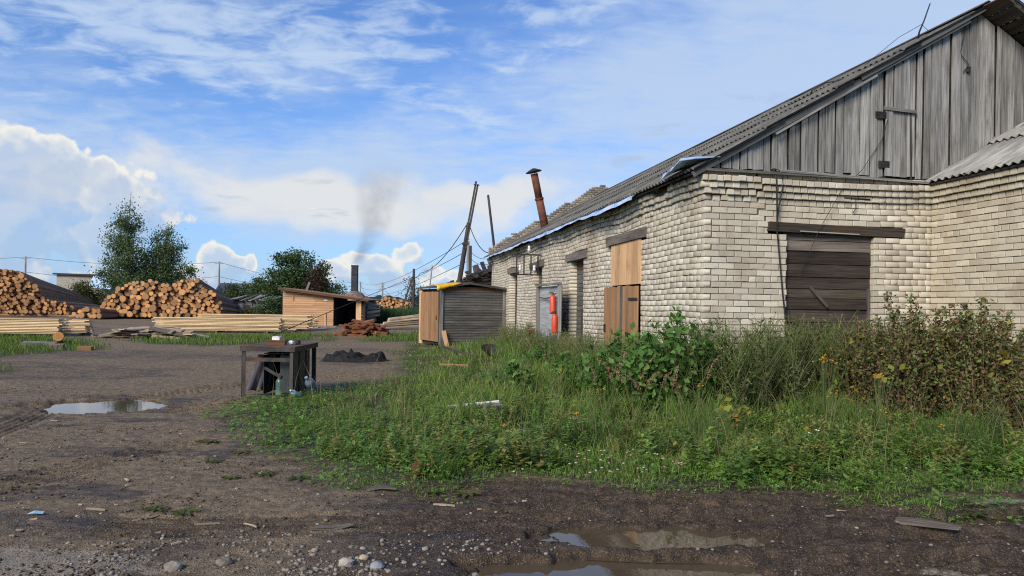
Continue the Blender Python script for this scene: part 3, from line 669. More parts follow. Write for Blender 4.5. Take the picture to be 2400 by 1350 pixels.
# corrugated sheets
def sheet_mesh(w, l, waves, amp=.024, th=.007, name='roof_sheet', mat=None):
    n = waves*6; V, Fq = [], []
    for lay in (0, 1):
        for e in (0, 1):
            for i in range(n+1): V.append((w*i/n-w/2, l*e, amp*math.sin(2*math.pi*waves*i/n)-lay*th))
    k = n+1
    for i in range(n):
        Fq += [(i, i+1, k+i+1, k+i), (2*k+i+1, 2*k+i, 3*k+i, 3*k+i+1), (i+1, i, 2*k+i, 2*k+i+1), (k+i, k+i+1, 3*k+i+1, 3*k+i)]
    me = bpy.data.meshes.new(name); me.from_pydata(V, [], Fq); me.materials.append(mat); me.polygons.foreach_set('use_smooth', [True]*len(Fq)); return me
SH = sheet_mesh(1.13, 1.75, 8, mat=M_ASB); SH2 = sheet_mesh(1.13, 1.75, 8, mat=M_ASB2)
sl = math.atan(.573)
def lay_sheets(parent, mesh, xe, ze, sgn, y0, y1, nrow, lift=.055, step=1.42, jag=0.0):
    """sheets laid from the eave (xe,ze) up the slope; sgn=+1 rises with x"""
    for r in range(nrow):
        y = y0
        while y < y1-.2:
            o_ = link('roof_sheet', mesh, parent)
            X = Vector((0, 1, 0)); Yv = Vector((sgn*math.cos(sl), 0, math.sin(sl))); Zv = X.cross(Yv) if sgn < 0 else Yv.cross(X)*-1
            Zv = Vector((-sgn*math.sin(sl), 0, math.cos(sl))); Xv = Yv.cross(Zv)
            s = r*step+random.uniform(-.02, .02); tl = random.uniform(-.008, .008)
            base_ = Vector((xe, 0, ze))+Yv*s+Zv*(lift+.028*((nrow-r) % 2)*0+.012*r)
            base_.y = y+.565+random.uniform(-.01, .01)
            Yv2 = (Yv+Zv*(-.016+tl)).normalized(); Zv2 = Xv.cross(Yv2)
            o_.matrix_basis = Matrix(((Xv.x, Yv2.x, Zv2.x, base_.x), (Xv.y, Yv2.y, Zv2.y, base_.y), (Xv.z, Yv2.z, Zv2.z, base_.z), (0,0,0,1)))
            y += 1.06
mb = MB()
def slab(mb, pts, th):
    n = len(pts); nn_ = (Vector(pts[1])-Vector(pts[0])).cross(Vector(pts[2])-Vector(pts[1])).normalized()
    mb.add([Vector(p) for p in pts]+[Vector(p)-nn_*th for p in pts], [tuple(range(n)), tuple(reversed(range(n, 2*n)))]+[(i, n+i, n+(i+1) % n, (i+1) % n) for i in range(n)])
ez = 3.84-.25*.573
slab(mb, [(-.25, -.10, ez), (RIDGE, -.10, zroof(RIDGE)), (RIDGE, LLEN, zroof(RIDGE)), (-.25, LLEN, ez)], .03)
roof = mb.build('roof', M_INNER, bld)  # unseen deck slab added under the sheets to block light
lay_sheets(roof, SH, -.28, 3.84-.28*.573, 1, -.22, LLEN-.1, 4)
lay_sheets(roof, SH, WSID+.28, 3.84-.28*.573, -1, -.62, LLEN-.1, 4)
y = -.58
for k in range(26):                 # decking planks seen from below at the far verge
    p0 = Vector((RIDGE+.02+k*.235, 0, zroof(RIDGE)-.02-k*.235*.573)); 
    if k > 20: break
    board('verge_plank', (p0.x, -.60+random.uniform(-.1, .12), p0.z), (p0.x, 3.0 if k > 2 else 20.4, p0.z), .228, .028, (.573, 0, 1), M_DARK, roof)
board('verge_board', (-.27, -.13, ez-.045), (RIDGE-.3, -.13, zroof(RIDGE-.3)-.03), .09, .025, (0, -1, 0), M_HUT, bld)
board('verge_board', (2.6, -.16, zroof(2.6)+.005), (RIDGE-.02, -.16, zroof(RIDGE-.02)+.02), .07, .022, (0, -1, 0), M_HUT, bld)
board('verge_strip', (1.1, -.17, zroof(1.1)-.12), (2.9, -.15, zroof(2.9)-.09), .035, .02, (0, -1, 0), M_GREY, bld)
y = -.2
while y < LLEN-.3:                  # ridge caps
    mb = MB(); 
    for sg in (1, -1): slab(mb, [(RIDGE, y, zroof(RIDGE)+.12), (RIDGE-.24*sg, y, zroof(RIDGE)+.12-.14), (RIDGE-.24*sg, y+1.12, zroof(RIDGE)+.12-.14), (RIDGE, y+1.12, zroof(RIDGE)+.12)][::sg], .012)
    mb.build('ridge_cap', M_ASB, roof); y += 1.08
# boarded front window with its beam
wx0, wx1, wz0, wz1 = fx0-.03, fx1+.03, .5, fz1
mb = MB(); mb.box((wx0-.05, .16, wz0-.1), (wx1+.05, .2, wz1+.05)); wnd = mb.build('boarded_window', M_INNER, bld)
z = wz0; k = 0
while z < wz1-.02:
    h = min(random.choice((.15, .17, .19, .21)), wz1-z)
    board('window_board', (wx0+.02, .10+random.uniform(-.01, .01), z+h/2), (wx1-.02, .10+random.uniform(-.012, .012), z+h/2+random.uniform(-.006, .006)), h-.008, .03, (0, -1, random.uniform(.05, .16)), M_LINTEL if z+h > wz1-.12 else M_DARK, wnd, warp=.006); z += h
board('window_post', (wx1-.04, .07, wz0), (wx1-.07, .07, 1.95), .04, .03, (0, -1, 0), M_HUT, wnd)
board('lintel_beam', (lint[0], .06, (lint[2]+lint[3])/2+.015), (lint[1], .06, (lint[2]+lint[3])/2-.015), .15, .17, (0, -1, 0), M_DARK, bld, .03, .03, warp=.01)
board('lintel_strip', (lint[0]+.55, -.035, lint[2]+.055), (lint[1]-.85, -.035, lint[2]+.035), .018, .012, (0, -1, 0), M_GREY, bld)
p0, p1 = FW(1902, 672), FW(1935, 715)
board('loose_lath', (p0[0], .045, p0[1]), (p1[0]+.05, .02, p1[1]-.03), .045, .015, (0, -1, 0), M_DARK, wnd)
# yard wall openings
for O, L_ in zip(OPL, lintels):
    mb = MB(); board('lintel_beam', (.05, L_[0], (L_[2]+L_[3])/2+random.uniform(-.02, .02)), (.05, L_[1], (L_[2]+L_[3])/2), .19, .22, (-1, 0, 0), M_LINTEL, bld, warp=.01)
def fill(O, xo, mat, lo=0.0, top=None, hmin=.10, hmax=.15, name='window_board', hole=None):
    z = max(lo, O[2]); zt = O[3] if top is None else top
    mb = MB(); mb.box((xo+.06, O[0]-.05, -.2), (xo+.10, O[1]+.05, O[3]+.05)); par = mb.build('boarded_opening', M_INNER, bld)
    while z < zt-.02:
        h = min(random.uniform(hmin, hmax), zt-z); y0_, y1_ = O[0]-.02, O[1]+.02
        if hole and hole[2] < z+h/2 < hole[3]:
            if hole[0]-y0_ > .05: board(name, (xo, y0_, z+h/2), (xo, hole[0], z+h/2), h-.006, .025, (-1, 0, .1), mat, par)
            if y1_-hole[1] > .05: board(name, (xo, hole[1], z+h/2), (xo, y1_, z+h/2), h-.006, .025, (-1, 0, .1), mat, par)
        else: board(name, (xo+random.uniform(-.005, .005), y0_, z+h/2), (xo, y1_, z+h/2), h-.006, .025, (-1, 0, .1), M_RUSTW if (mat is M_HUT and O is O2 and z+h > zt-.2) else mat, par)
        z += h
    return par
hy0, hz1 = LW(1363, 740)[0], LW(1356, 727)[1]; hy1 = LW(1350, 740)[0]
fill(O2, .20, M_HUT, hole=(hy0-.12, hy1, .1, hz1)); fill(O2B, .22, M_HUT); fill(O3, .22, M_DARK)
mb = MB(); mb.box((.16, hy1, .05), (.19, hy1+.07, hz1+.03)); mb.build('hatch_frame', M_POLE, bld)
# opening with fresh boards: vertical boards above, a door below
y0_, y1_ = O1[0]-.04, O1[1]+.02; zs = LW(1465, 670)[1]; y = y0_; 
o1p = fill(O1, .24, M_INNER, top=.4)
while y < y1_-.03:
    w = min(random.choice((.12, .14, .16)), y1_-y); zt = O1[3]+.02+random.uniform(-.03, .05)
    board('fresh_board', (-.015, y+w/2, zs+.02), (-.015, y+w/2, zt), w-.006, .025, (-1, 0, 0), M_FRESH, o1p); y += w
dr = link('plank_door', MB().box((-.045, O1[0]-.02, .35), (-.035, O1[1]+.28, zs-.02)).mesh('door_ledge', M_INNER), bld)
y = O1[0]-.03; y2 = O1[1]+.30; k = 0
while y < y2-.02:
    w = min(.165, y2-y); board('door_board', (-.065, y+w/2, .33), (-.065, y+w/2, zs-.01+random.uniform(-.02, .01)), w-.006, .028, (-1, 0, 0), M_HUT if k == 5 else M_TAN, dr); y += w; k += 1
for zz in (.75, zs-.3): MB().box((-.10, O1[0]-.04, zz), (-.082, O1[0]+.42, zz+.05)).build('hinge_strap', M_IRON, dr)
MB().box((-.12, O1[1]+.16, 1.05), (-.082, O1[1]+.19, 1.22)).build('door_handle', M_IRON, dr)
# eave film, bent tin
ya, yb = 1.2, LLEN-.4
mb = MB(); n = 60; vs, fs = [], []
for i in range(n+1):
    y = 2.3+(yb-2.3)*i/n; wv = .02*math.sin(i*1.7)+.015*math.sin(i*.6)
    vs += [(-.20, y, 3.84-.2*.573+.035), (-.335+wv*.4, y, 3.84-.335*.573+.02+wv), (-.345+wv, y, 3.84-.335*.573-.035+wv-.02*math.sin(i*.33))]
for i in range(n): fs += [(i*3, i*3+1, i*3+4, i*3+3), (i*3+1, i*3+2, i*3+5, i*3+4)]
tag(mb.add(vs, fs).build('eave_film', M_BLUE, bld))
mb = MB(); vs, fs = [], []
for i in range(15):
    y = -.20+1.0*i/14; f = i/14; wv = .035*math.sin(i*1.15)+.02*math.sin(i*2.3)
    vs += [(-.05+.2*(1-f), y, 3.93-.03*f), (-.26+wv, y, 3.82+wv+.06*(1-f)), (-.42+wv-.08*(1-f), y+.05, 3.74+wv*1.4+.10*(1-f)**2)]
for i in range(14): fs += [(i*3, i*3+1, i*3+4, i*3+3), (i*3+1, i*3+2, i*3+5, i*3+4)]
mb.add(vs, fs); tin = mb.build('eave_tin', M_BLUE, bld); so = tin.modifiers.new('s', 'SOLIDIFY'); so.thickness = .008
# cables on the front
def cable(name, pts, r=.011, parent=None, mat=None, sag=0.0, n=14):
    pts = [Vector(p) for p in pts]
    if sag and len(pts) == 2:
        a, b_ = pts; pts = [a.lerp(b_, i/n)-Vector((0, 0, sag*4*(i/n)*(1-i/n))) for i in range(n+1)]
    return MB().tube(pts, r, 5).build(name, mat or M_WIRE, parent, smooth=True)
def fpt(px, py, off=.03): q = FW(px, py); return (q[0], -off, q[1])
cable('hanging_cable', [fpt(1802, 398, .13), fpt(1808, 425, .14), fpt(1812, 470, .11), fpt(1818, 540, .04), fpt(1824, 600, .03), fpt(1831, 680, .03), fpt(1838, 745, .03), fpt(1840, 800, .04)], .013, bld)
cable('hanging_cable', [fpt(1803, 399, .13), fpt(1822, 405, .14), fpt(1824, 440, .13), fpt(1818, 480, .10), fpt(1817, 520, .05)], .012, bld)
cable('thin_wire', [fpt(2072, 285, .08), fpt(2060, 330, .07), fpt(2010, 400, .12), fpt(1960, 450, .12), fpt(1915, 540, .05), fpt(1880, 640, -.02)], .005, bld)
cable('iron_bracket', [fpt(1976, 465, .05), fpt(2034, 469, .05)], .014, bld, M_IRON); cable('iron_bracket', [fpt(2001, 466, .05), fpt(2001, 490, .05), fpt(1996, 500, .03)], .007, bld, M_IRON)
cable('thin_wire', [fpt(2256, 52, .08), fpt(2250, 90, .07), fpt(2242, 128, .07), fpt(2262, 155, .08), fpt(2250, 172, .07)], .008, bld)
mb = MB(); hx, hz = FW(2264, 160); mb.lathe([(.02, 0), (.035, .02), (.02, .04), (.035, .06), (.018, .10)], 8, 0, Matrix.Translation((hx, -.07, hz)) @ Matrix.Rotation(R(200), 4, 'Y')); mb.build('wire_insulator', M_IRON, bld)
# aerial on the roof
bpx = 4.02; q = onwall(2142, 102, 1, .9); ab = Vector((q.x, q.y, q.z-.05)); at_ = onwall(2180, 8, 1, .9)
an = empty('roof_aerial', MB_ @ ab, ANG, 'thin black aerial rod wired to the corrugated roof near its ridge', 'aerial')
L_ = at_-ab; cable('rod', [(0,0,-.1), L_*.35, L_*.6+Vector((.01,0,0)), L_], [.018, .015, .013, .010], an)
cable('guy_wire', [L_*.52, L_*.3+Vector((-.25, .2, -.02)), Vector((-.85, .5, -.42))], .005, an); cable('guy_wire', [L_*.5, L_*.36+Vector((.2, 0, 0)), Vector((.42, 0, .30)), Vector((.62, -.02, .32))], .005, an); cable('guy_wire', [L_*.5, L_*.2+Vector((-.03, -.05, 0)), Vector((-.03, -.1, -.02))], .005, an)
q1 = onwall(1898, 222, 0, 2.6)
w1 = cable('loose_roof_wire', [MB_ @ onwall(px, py, 0, xx) for px, py, xx in ((1898, 224, 2.9), (1903, 212, 2.9), (1935, 194, 3.0), (1960, 190, 3.1), (1988, 181, 3.3))], .010)
tag(w1, 'stray bent wire standing up from the middle of the corrugated roof', 'wire')
# wall-mounted iron bracket with porcelain insulators
iy, iz = LW(1268, 622); br = empty('insulator_bracket', MB_ @ Vector((-.02, iy, iz)), ANG, 'black iron line bracket with white insulators bolted high on the brick wall', 'bracket')
for dz_ in (-.30, .32): 
    mb = MB(); mb.box((-.78, -.02, dz_-.02), (.06, .02, dz_+.02)); mb.box((-.78, -.02+.30, dz_-.02), (-.70, .30, dz_+.02)); mb.build('rail', M_IRON, br)
for xx in (-.75, -.52, -.30, -.08): MB().box((xx-.018, -.017, -.3), (xx+.018, .017, .32)).build('upright', M_IRON, br)
for (xx, zz) in ((-.64, -.24), (-.19, -.24), (-.36, .36)): MB().lathe([(.015, -.02), (.015, .06), (.05, .07), (.055, .12), (.03, .15), (.045, .17), (.045, .21), (.02, .24)], 10, 0, Matrix.Translation((xx, 0, zz))).build('insulator', M_PORC, br, smooth=True)

# ------------------------------------------------------------------ annex
anx = empty('brick_annex', MB_ @ Vector((INX, 0, 0)), ANG, 'yellowish brick annex with corrugated eave joined to the board gable', 'building')
AL = 3.8
cA = lambda u, o_, z: (-o_, -u, z)
ba = wall_bricks(AL, cA, [], u_start=0.0, corner=False)
ba = [b_ for b_ in ba]
cpos2 = (anx.matrix_world if False else (Matrix.Translation(MB_ @ Vector((INX, 0, 0))) @ Matrix.Rotation(ANG, 4, 'Z'))).inverted() @ Vector((0, 0, CH))
inview = lambda vs: (0 if (-1.95 < vs[8][1] and vs[8][2] > .8) else 100)+(Vector(vs[8])-cpos2).length
cm = MB(); core(cm, AL, .38, 3.72, [], cA); cm.box((-.06, -AL, Z0+36.5*CHH), (.1, -.05, Z0+37.8*CHH)); cm.box((.39, -AL, -.3), (5.6, -AL+.38, 3.72)); aw = cm.build('wall', M_MORTAR, anx); place_bricks(ba, aw, M_BRICK2, 300, inview, 'annex_brickwork')
mb = MB(); slab(mb, [(-.18, -AL-.2, 3.70), (2.8, -AL-.2, 3.70+2.98*.573), (2.8, -.02, 3.70+2.98*.573), (-.18, -.02, 3.70)], .03)
mb.add([(0, -AL, 3.6), (5.6, -AL, 3.6), (2.8, -AL, 5.2)], [(0,1,2)]); ar = mb.build('roof', M_INNER, anx)
lay_sheets(ar, SH2, -.20, 3.80-.2*.573, 1, -AL-.3, .0, 3, lift=.05)
lay_sheets(ar, SH2, 5.6+.2, 3.80-.2*.573, -1, -AL-.3, .0, 3, lift=.05)
# ------------------------------------------------------------------ things on and by the workshop
def onroof(px, py):
    o_ = MBI @ Vector((0, 0, CH)); r = MBI.to_3x3() @ ray(px, py); t_ = (3.90+.573*o_.x-o_.z)/(r.z-.573*r.x); return o_+r*t_
rb = onroof(1277, 532); rt = onwall(1252, 408, 1, rb.y)
st = empty('stove_pipe', MB_ @ rb, ANG, 'leaning rusty stove pipe with a black cap rising from the workshop roof', 'chimney')
L_ = rt-rb; rd = .145
MB().tube([L_*-.12, L_*.52], rd, 14).build('lower_pipe', M_RUST, st, smooth=True); MB().tube([L_*.53, L_], rd*.93, 14).build('upper_pipe', M_RUST, st, smooth=True)
MB().tube([L_*.51, L_*.545], rd*1.16, 14).build('collar', M_RUST, st)
Mq = Matrix.Translation(L_*1.0) @ L_.to_track_quat('Z', 'Y').to_matrix().to_4x4()
mb = MB(); mb.lathe([(.30, .07), (.31, .085), (.10, .19), (.02, .215)], 12, 0, Mq)
for k in range(3): mb.tube([Mq @ Vector((.12*math.cos(k*2.1), .12*math.sin(k*2.1), -.05)), Mq @ Vector((.12*math.cos(k*2.1), .12*math.sin(k*2.1), .12))], .012, 5)
mb.build('cap', M_IRON, st)
# fire point: a board with two extinguishers
FX = -.34; fa, fb = onwall(1315, 700, 0, FX).y, onwall(1262, 700, 0, FX).y; fzt = onwall(1290, 668, 0, FX).z
fp = empty('fire_board', MB_ @ Vector((FX, fa, 0)), ANG, 'pale grey plank fire board framed by two posts against the brick wall', 'board')
W_ = fb-fa
for yy in (.05, W_-.05): board('post', (-.03, yy, -.1), (-.03, yy, fzt-.02), .15, .07, (-1, 0, 0), M_GREY, fp)
board('top_rail', (-.05, -.04, fzt+.01), (-.05, W_+.04, fzt+.03), .12, .06, (0, 0, 1), M_GREY, fp)
z = .12; M_PALE = wood('pale_grey_wood', (.20, .20, .195, 1), (.42, .42, .41, 1), .25)
while z < fzt-.1: h = random.uniform(.13, .17); board('back_plank', (.03, .04, z+h/2), (.03, W_-.04, z+h/2), h-.006, .025, (-1, 0, 0), M_PALE, fp); z += h
cable('hook_wire', [(-.05, W_-.3, fzt-.32), (-.06, W_*.5, fzt-.38), (-.07, .22, fzt-.24)], .012, fp)
def extinguisher(px, py, hgt, lean, label):
    q = onwall(px, py, 0, FX-.14); e = empty('fire_extinguisher', MB_ @ q, ANG, label, 'extinguisher'); e.rotation_euler = (lean, 0, ANG)
    MB().lathe([(.055, 0), (.082, .012), (.085, .03), (.085, hgt*.83), (.075, hgt*.91), (.045, hgt*.97), (.03, hgt)], 18).build('cylinder', M_RED, e, smooth=True)
    va = MB().lathe([(.03, hgt-.01), (.03, hgt+.03), (.018, hgt+.045)], 10).build('valve', M_IRON, e); mb = MB(); mb.box((-.09, -.012, hgt+.03), (.03, .012, hgt+.045)); mb.box((-.08, -.010, hgt+.055), (.03, .010, hgt+.068)); mb.build('lever', M_IRON, va)
extinguisher(1296, 735, .50, R(-7), 'red fire extinguisher hanging tilted on the plank fire board')
extinguisher(1300, 781, .50, 0, 'red fire extinguisher standing upright at the foot of the fire board')
for (px, py, s) in ((1245, 790, .75), (1238, 795, .6)):
    q = onwall(px, py, 0, -.55); e = empty('fire_bucket', MB_ @ q, ANG, 'orange red conical bucket half hidden in weeds by the wall', 'bucket', 'red buckets in the weeds')
    MB().lathe([(.015, -.02), (.15*s, .30*s), (.158*s, .30*s), (.145*s, .285*s), (.02, .01)], 14).build('bucket_body', M_RED, e, smooth=True); cable('handle', [(-.15*s, 0, .3*s), (-.10*s, 0, .41*s), (.10*s, 0, .41*s), (.15*s, 0, .3*s)], .006, e)
# little grey hut
HR = R(27); hp = P(1031, 812, 26.3); hut = empty('plank_hut', (hp.x, hp.y, 0), HR, 'small dark grey plank hut with tar paper roof beside the workshop wall', 'hut')
HW, HD = 2.68, 2.2
mb = MB(); mb.box((.06, .03, .1), (HW-.06, HD-.03, 2.2)); hwl = mb.build('wall', M_INNER, hut)
z = .12
while z < 2.16:
    h = .098; board('wall_plank', (.05, 0, z+h/2), (HW-.05, random.uniform(-.006, .006), z+h/2+random.uniform(-.004, .004)), h-.005, .024, (0, -1, .18), M_HUT, hwl); z += h
board('gable_plank', (.10, -.002, 2.20), (HW-.1, -.002, 2.22), .13, .024, (0, -1, 0), M_RUSTW, hwl)
for xx in (.03, HW-.03): board('corner_post', (xx, -.03, 0.02), (xx, -.03, 2.24), .12, .05, (0, -1, 0), M_GREY, hut)
mb = MB(); mb.box((HW-.05, .02, .1), (HW-.02, HD, 2.2)); mb.box((0, HD-.02, .1), (HW, HD+.01, 2.2)); mb.build('rear_wall', M_HUT, hut)
for sg in (0, 1):
    mb = MB(); e0, e1 = (-.16, HW*.42) if sg == 0 else (HW*.42, HW+.14); z0_, z1_ = (2.26, 2.45) if sg == 0 else (2.45, 2.25)
    slab(mb, [(e0, -.16, z0_), (e1, -.16, z1_), (e1, HD+.15, z1_), (e0, HD+.15, z0_)], .05); mb.build('roof_slope', M_TAR, hut)
    board('fascia', (e0, -.17, z0_-.03), (e1, -.17, z1_-.03), .08, .02, (0, -1, 0), M_HUT, hut)
door = MB().box((-.03, .12, .22), (-.015, HD-.3, 2.08)).build('door', M_TAN, hut)
y = .10
while y < HD-.32:
    w = .175; board('door_plank', (-.045, y+w/2, .20), (-.045, y+w/2, 2.08+random.uniform(-.015, .015)), w-.006, .026, (-1, 0, 0), M_TAN, door); y += w
MB().box((-.09, .22, 1.02), (-.055, .25, 1.18)).build('handle', M_IRON, door)
board('jamb_and_gap_strip', (-.02, HD-.12, .05), (-.02, HD-.12, 2.2), .30, .05, (-1, 0, 0), M_FRESH, hut); board('jamb_and_gap_strip', (-.02, .055, .05), (-.02, .055, 2.2), .07, .04, (-1, 0, 0), M_INNER, hut)  # fresh jamb; the near dark strip paints in the shaded gap beside the door
mh = Matrix.Translation((hp.x, hp.y, 0)) @ Matrix.Rotation(HR, 4, 'Z')
mb = MB(); vs, fs = [], []; nx, ny = 8, 5
for j in range(ny+1):
    for i in range(nx+1):
        u, v_ = i/nx, j/ny; x = -.22+1.0*u; fall = max(0, (.28-v_))*1.0
        zz = 2.335+.17*(x+.16)/1.28+.012*math.sin(i*2.1+j)+.01*math.cos(j*2.3); yy = -.20+.95*v_
        if v_ < .25: yy = -.20-.01*math.sin(i*2.0); zz -= (.25-v_)*(.9-.6*u)
        vs.append(mh @ Vector((x, yy, zz)))
for j in range(ny):
    for i in range(nx): fs.append((j*(nx+1)+i, j*(nx+1)+i+1, (j+1)*(nx+1)+i+1, (j+1)*(nx+1)+i))
o_ = mb.add(vs, fs).build('plastic_sheet', M_YEL, smooth=True); o_.modifiers.new('s', 'SOLIDIFY').thickness = .004; tag(o_, 'bright yellow plastic sheet draped over the hut roof corner', 'sheet')
tag(board('leaning_plank', mh @ Vector((.14, -.42, -.05)), mh @ Vector((.10, -.10, .62)), .16, .03, mh.to_3x3() @ Vector((0, -1, .4)), M_FRESH), 'short fresh plank leaning on the hut corner by the tan door', 'plank')
# collapsed lean-to past the workshop end
rq = P(1128, 700, 34); ru = empty('ruined_lean_to', (rq.x, rq.y, 0), ANG, 'collapsed brick lean-to with broken dark roof boards at the workshop end', 'ruin')
mb = MB(); mb.box((-1.1, 0, -.1), (.75, .3, 2.3)); mb.box((-1.1, .3, -.1), (-.8, 3, 2.2)); mb.build('wall', M_MORTAR, ru); mb = MB(); slab(mb, [(-1.3, 1.2, 2.0), (.9, 1.2, 2.0), (.9, 1.3, 3.6), (-1.0, 1.3, 2.6)], .06); mb.build('dark_roof_backing', M_INNER, ru)  # dark backing sheet added to close off the sky behind the rafters
cU = lambda u, o_, z: (u-1.1, -o_, z)
bu = wall_bricks(1.85, cU, [], corner=False, corbel=False, rows=range(14, 25), topcut=lambda u, z: z > 2.05+.3*vnoise(np.array([u*3]), np.array([1.0]), 3)[0]+.12*u)
V = [b_ for b_ in bu]; f = np.array(BF)[None]+(np.arange(len(V))*12)[:, None, None]
tag(link('brickwork', np_mesh('brickwork', np.array(V).reshape(-1, 3), [f.reshape(-1, 4)], M_BRICK2, tint=np.repeat(rng.random(len(V)), 12)), ru), kind='stuff')
for k in range(13):
    x = -1.5+.17*k+random.uniform(-.05, .05); z = 2.32+.10*k+random.uniform(-.1, .1)
    board('roof_board', (x, -.35+random.uniform(-.25, .2), z-.15), (x+random.uniform(-.1, .35), 1.7, z+random.uniform(.25, .55)), .21, .03, (-.35, -.5, 1), M_DARK, ru)
for k in range(7):
    z = 2.2+.13*k; board('rafter', (-1.5+k*.12, -.15+random.uniform(-.1, .1), z), (.75, -.05, z+.35+random.uniform(-.25, .2)), .09, .07, (0, -1, .4), M_DARK, ru)
# poles
def pole(name, p0, p1, r0, r1, label, cat='pole', mat=None, group=None, n=9):
    e = empty(name, (p0[0], p0[1], 0), 0, label, cat, group); q0 = Vector((0, 0, p0[2])); q1 = Vector(p1)-Vector((p0[0], p0[1], 0))
    L = (q1-q0).length; MB().tube([Vector((x*L/6, 0, 0)) for x in range(7)], [r0+(r1-r0)*i/6 for i in range(7)], n).build('shaft', mat or M_POLE, e, basis(q0, q1-q0, (0, 1, .3)), smooth=True); return e
Y = 33.0; a = P(1072, 690, Y); a = Vector((a.x-.32, Y, -.1)); b_ = P(1099, 522, Y)
lp = pole('spliced_pole', a, b_, .14, .10, 'leaning blackened utility pole lengthened by two thin rails behind the hut')
for (dx0, px, py) in ((-.05, 1116, 425), (.05, 1120, 432)):
    s0 = a.lerp(b_, .78)+Vector((dx0, -.10, 0)); s1 = P(px, py, Y-.1); board('rail', s0-lp.location, s1-lp.location, .085, .06, (0, -1, 0), M_POLE, lp)
board('cross_pin', P(1110, 432, Y-.16)-lp.location, P(1124, 434, Y-.16)-lp.location, .04, .04, (0, -1, 0), M_POLE, lp)
board('strap', a.lerp(b_, .82)-lp.location+Vector((-.16, -.16, 0)), a.lerp(b_, .82)-lp.location+Vector((.16, -.16, 0)), .10, .03, (0, -1, 0), M_POLE, lp)
q0, q1 = P(1163, 600, 36), P(1144, 457, 36); pole('thin_pole', (q0.x+.5, 36, -.1), q1, .085, .06, 'thin dark bare pole standing past the workshop end')
q1 = P(1097, 565, 46); pole('pale_pole', (q1.x+.1, 46, -.1), q1, .12, .10, 'pale grey pole beside the dark one behind the hut', mat=M_POLEG)
q1 = P(1103, 576, 47); pole('short_dark_pole', (q1.x, 47, -.1), q1, .11, .09, 'straight dark pole close behind the pale pole')
q1 = P(1013, 622, 60); pm = pole('slim_mast', (q1.x-.5, 60, -.1), q1, .07, .05, 'slim metal mast with rungs behind the hut roof', 'mast', M_POLEG)
for k in range(6): q = Vector((-.05+.06*k-.45, 0, 2.0+.5*k)); MB().tube([q+Vector((0, -.05, 0)), q+Vector((.02, -.05, 0))+Vector((.32, 0, .02))], .015, 5).build('rung', M_STEEL, pm)
FP = [(60, 601, 118), (514, 613, 122), (845, 660, 190), (897, 662, 150)]
tops = []
for i, (px, py, Y) in enumerate(FP):
    q1 = P(px, py, Y); tops.append(q1)
    e = pole('utility_pole', (q1.x, Y, -.3), q1, .17, .13, ['grey concrete utility pole above the crowded log stack', 'grey concrete utility pole right of the birch', 'slim far utility pole close right of the shed chimney', 'bare far utility pole above the far log stack'][i], mat=M_POLEG, group='far utility poles')
    board('crossarm', (-.7, -.15, q1.z-.35), (.7, -.15, q1.z-.35), .1, .08, (0, -1, 0), M_POLEG, e)
# tripod pole by the small tree
q1 = P(970, 630, 70); e = pole('braced_pole', (q1.x, 70, -.2), q1, .16, .12, 'old pole with a slanting brace amid sparse leaves'); board('brace', Vector((-1.6, 0, -.2)), Vector((-.05, 0, q1.z*.85)), .16, .14, (0, -1, 0), M_POLE, e)
def wire(a, b_, sag, label, r=.018, grp=None):
    o_ = cable('overhead_wire', [a, b_], r, None, None, sag, 20); tag(o_, label, 'wire', grp); return o_
wire(P(1093, 528, 33), P(985, 640, 50)+Vector((0, 0, 0)), .5, 'black cable from the spliced pole to the braced pole', .022)
wire(P(985, 640, 50), P(968, 650, 70), .2, 'short black cable end at the braced pole', .02)
wire(P(1101, 530, 33), P(1156, 590, 31.4), .45, 'black cable from the spliced pole to the workshop eave', .02)
wire(P(968, 650, 70), GP(640, 800)+Vector((0, 0, .25)), .0, 'long black cable slanting across the wooden shed to the ground', .020)
L0, L1 = tops[0], tops[1]
for dz_, s in ((-.1, .8), (-2.6, .9)):
    g_ = 'wires between the far poles'
    wire(L0+Vector((-40, -1, dz_)), L0+Vector((0, 0, dz_)), s, 'thin wire strung between far poles above the log stacks', .03, g_); wire(L0+Vector((0, 0, dz_)), L1+Vector((0, 0, dz_)), s, 'thin wire strung between far poles above the log stacks', .03, g_)
    wire(L1+Vector((0, 0, dz_)), tops[2]+Vector((0, 0, dz_*.3)), s*2, 'thin wire strung between far poles behind the trees', .03, 'wires behind the trees')
for k in range(3): wire(tops[2]+Vector((0, 0, -.3-1.2*k)), P(1100, 560+25*k, 47), 1.6, 'thin wire running from far poles to the dark pole', .022, 'wires to the dark pole')
for k in range(2): wire(P(1103, 590+16*k, 47), P(1160, 600+12*k, 38), .3, 'thin wire from the dark pole toward the workshop', .016, 'wires to the workshop')
wire(tops[2]+Vector((0, 0, -.4)), tops[3]+Vector((0, 0, -.4)), 3.5, 'slack wire between the two slim far poles', .03)
wire(tops[3]+Vector((0, 0, -.4)), P(968, 650, 70), 2.2, 'slack wire from the bare far pole to the braced pole', .025)

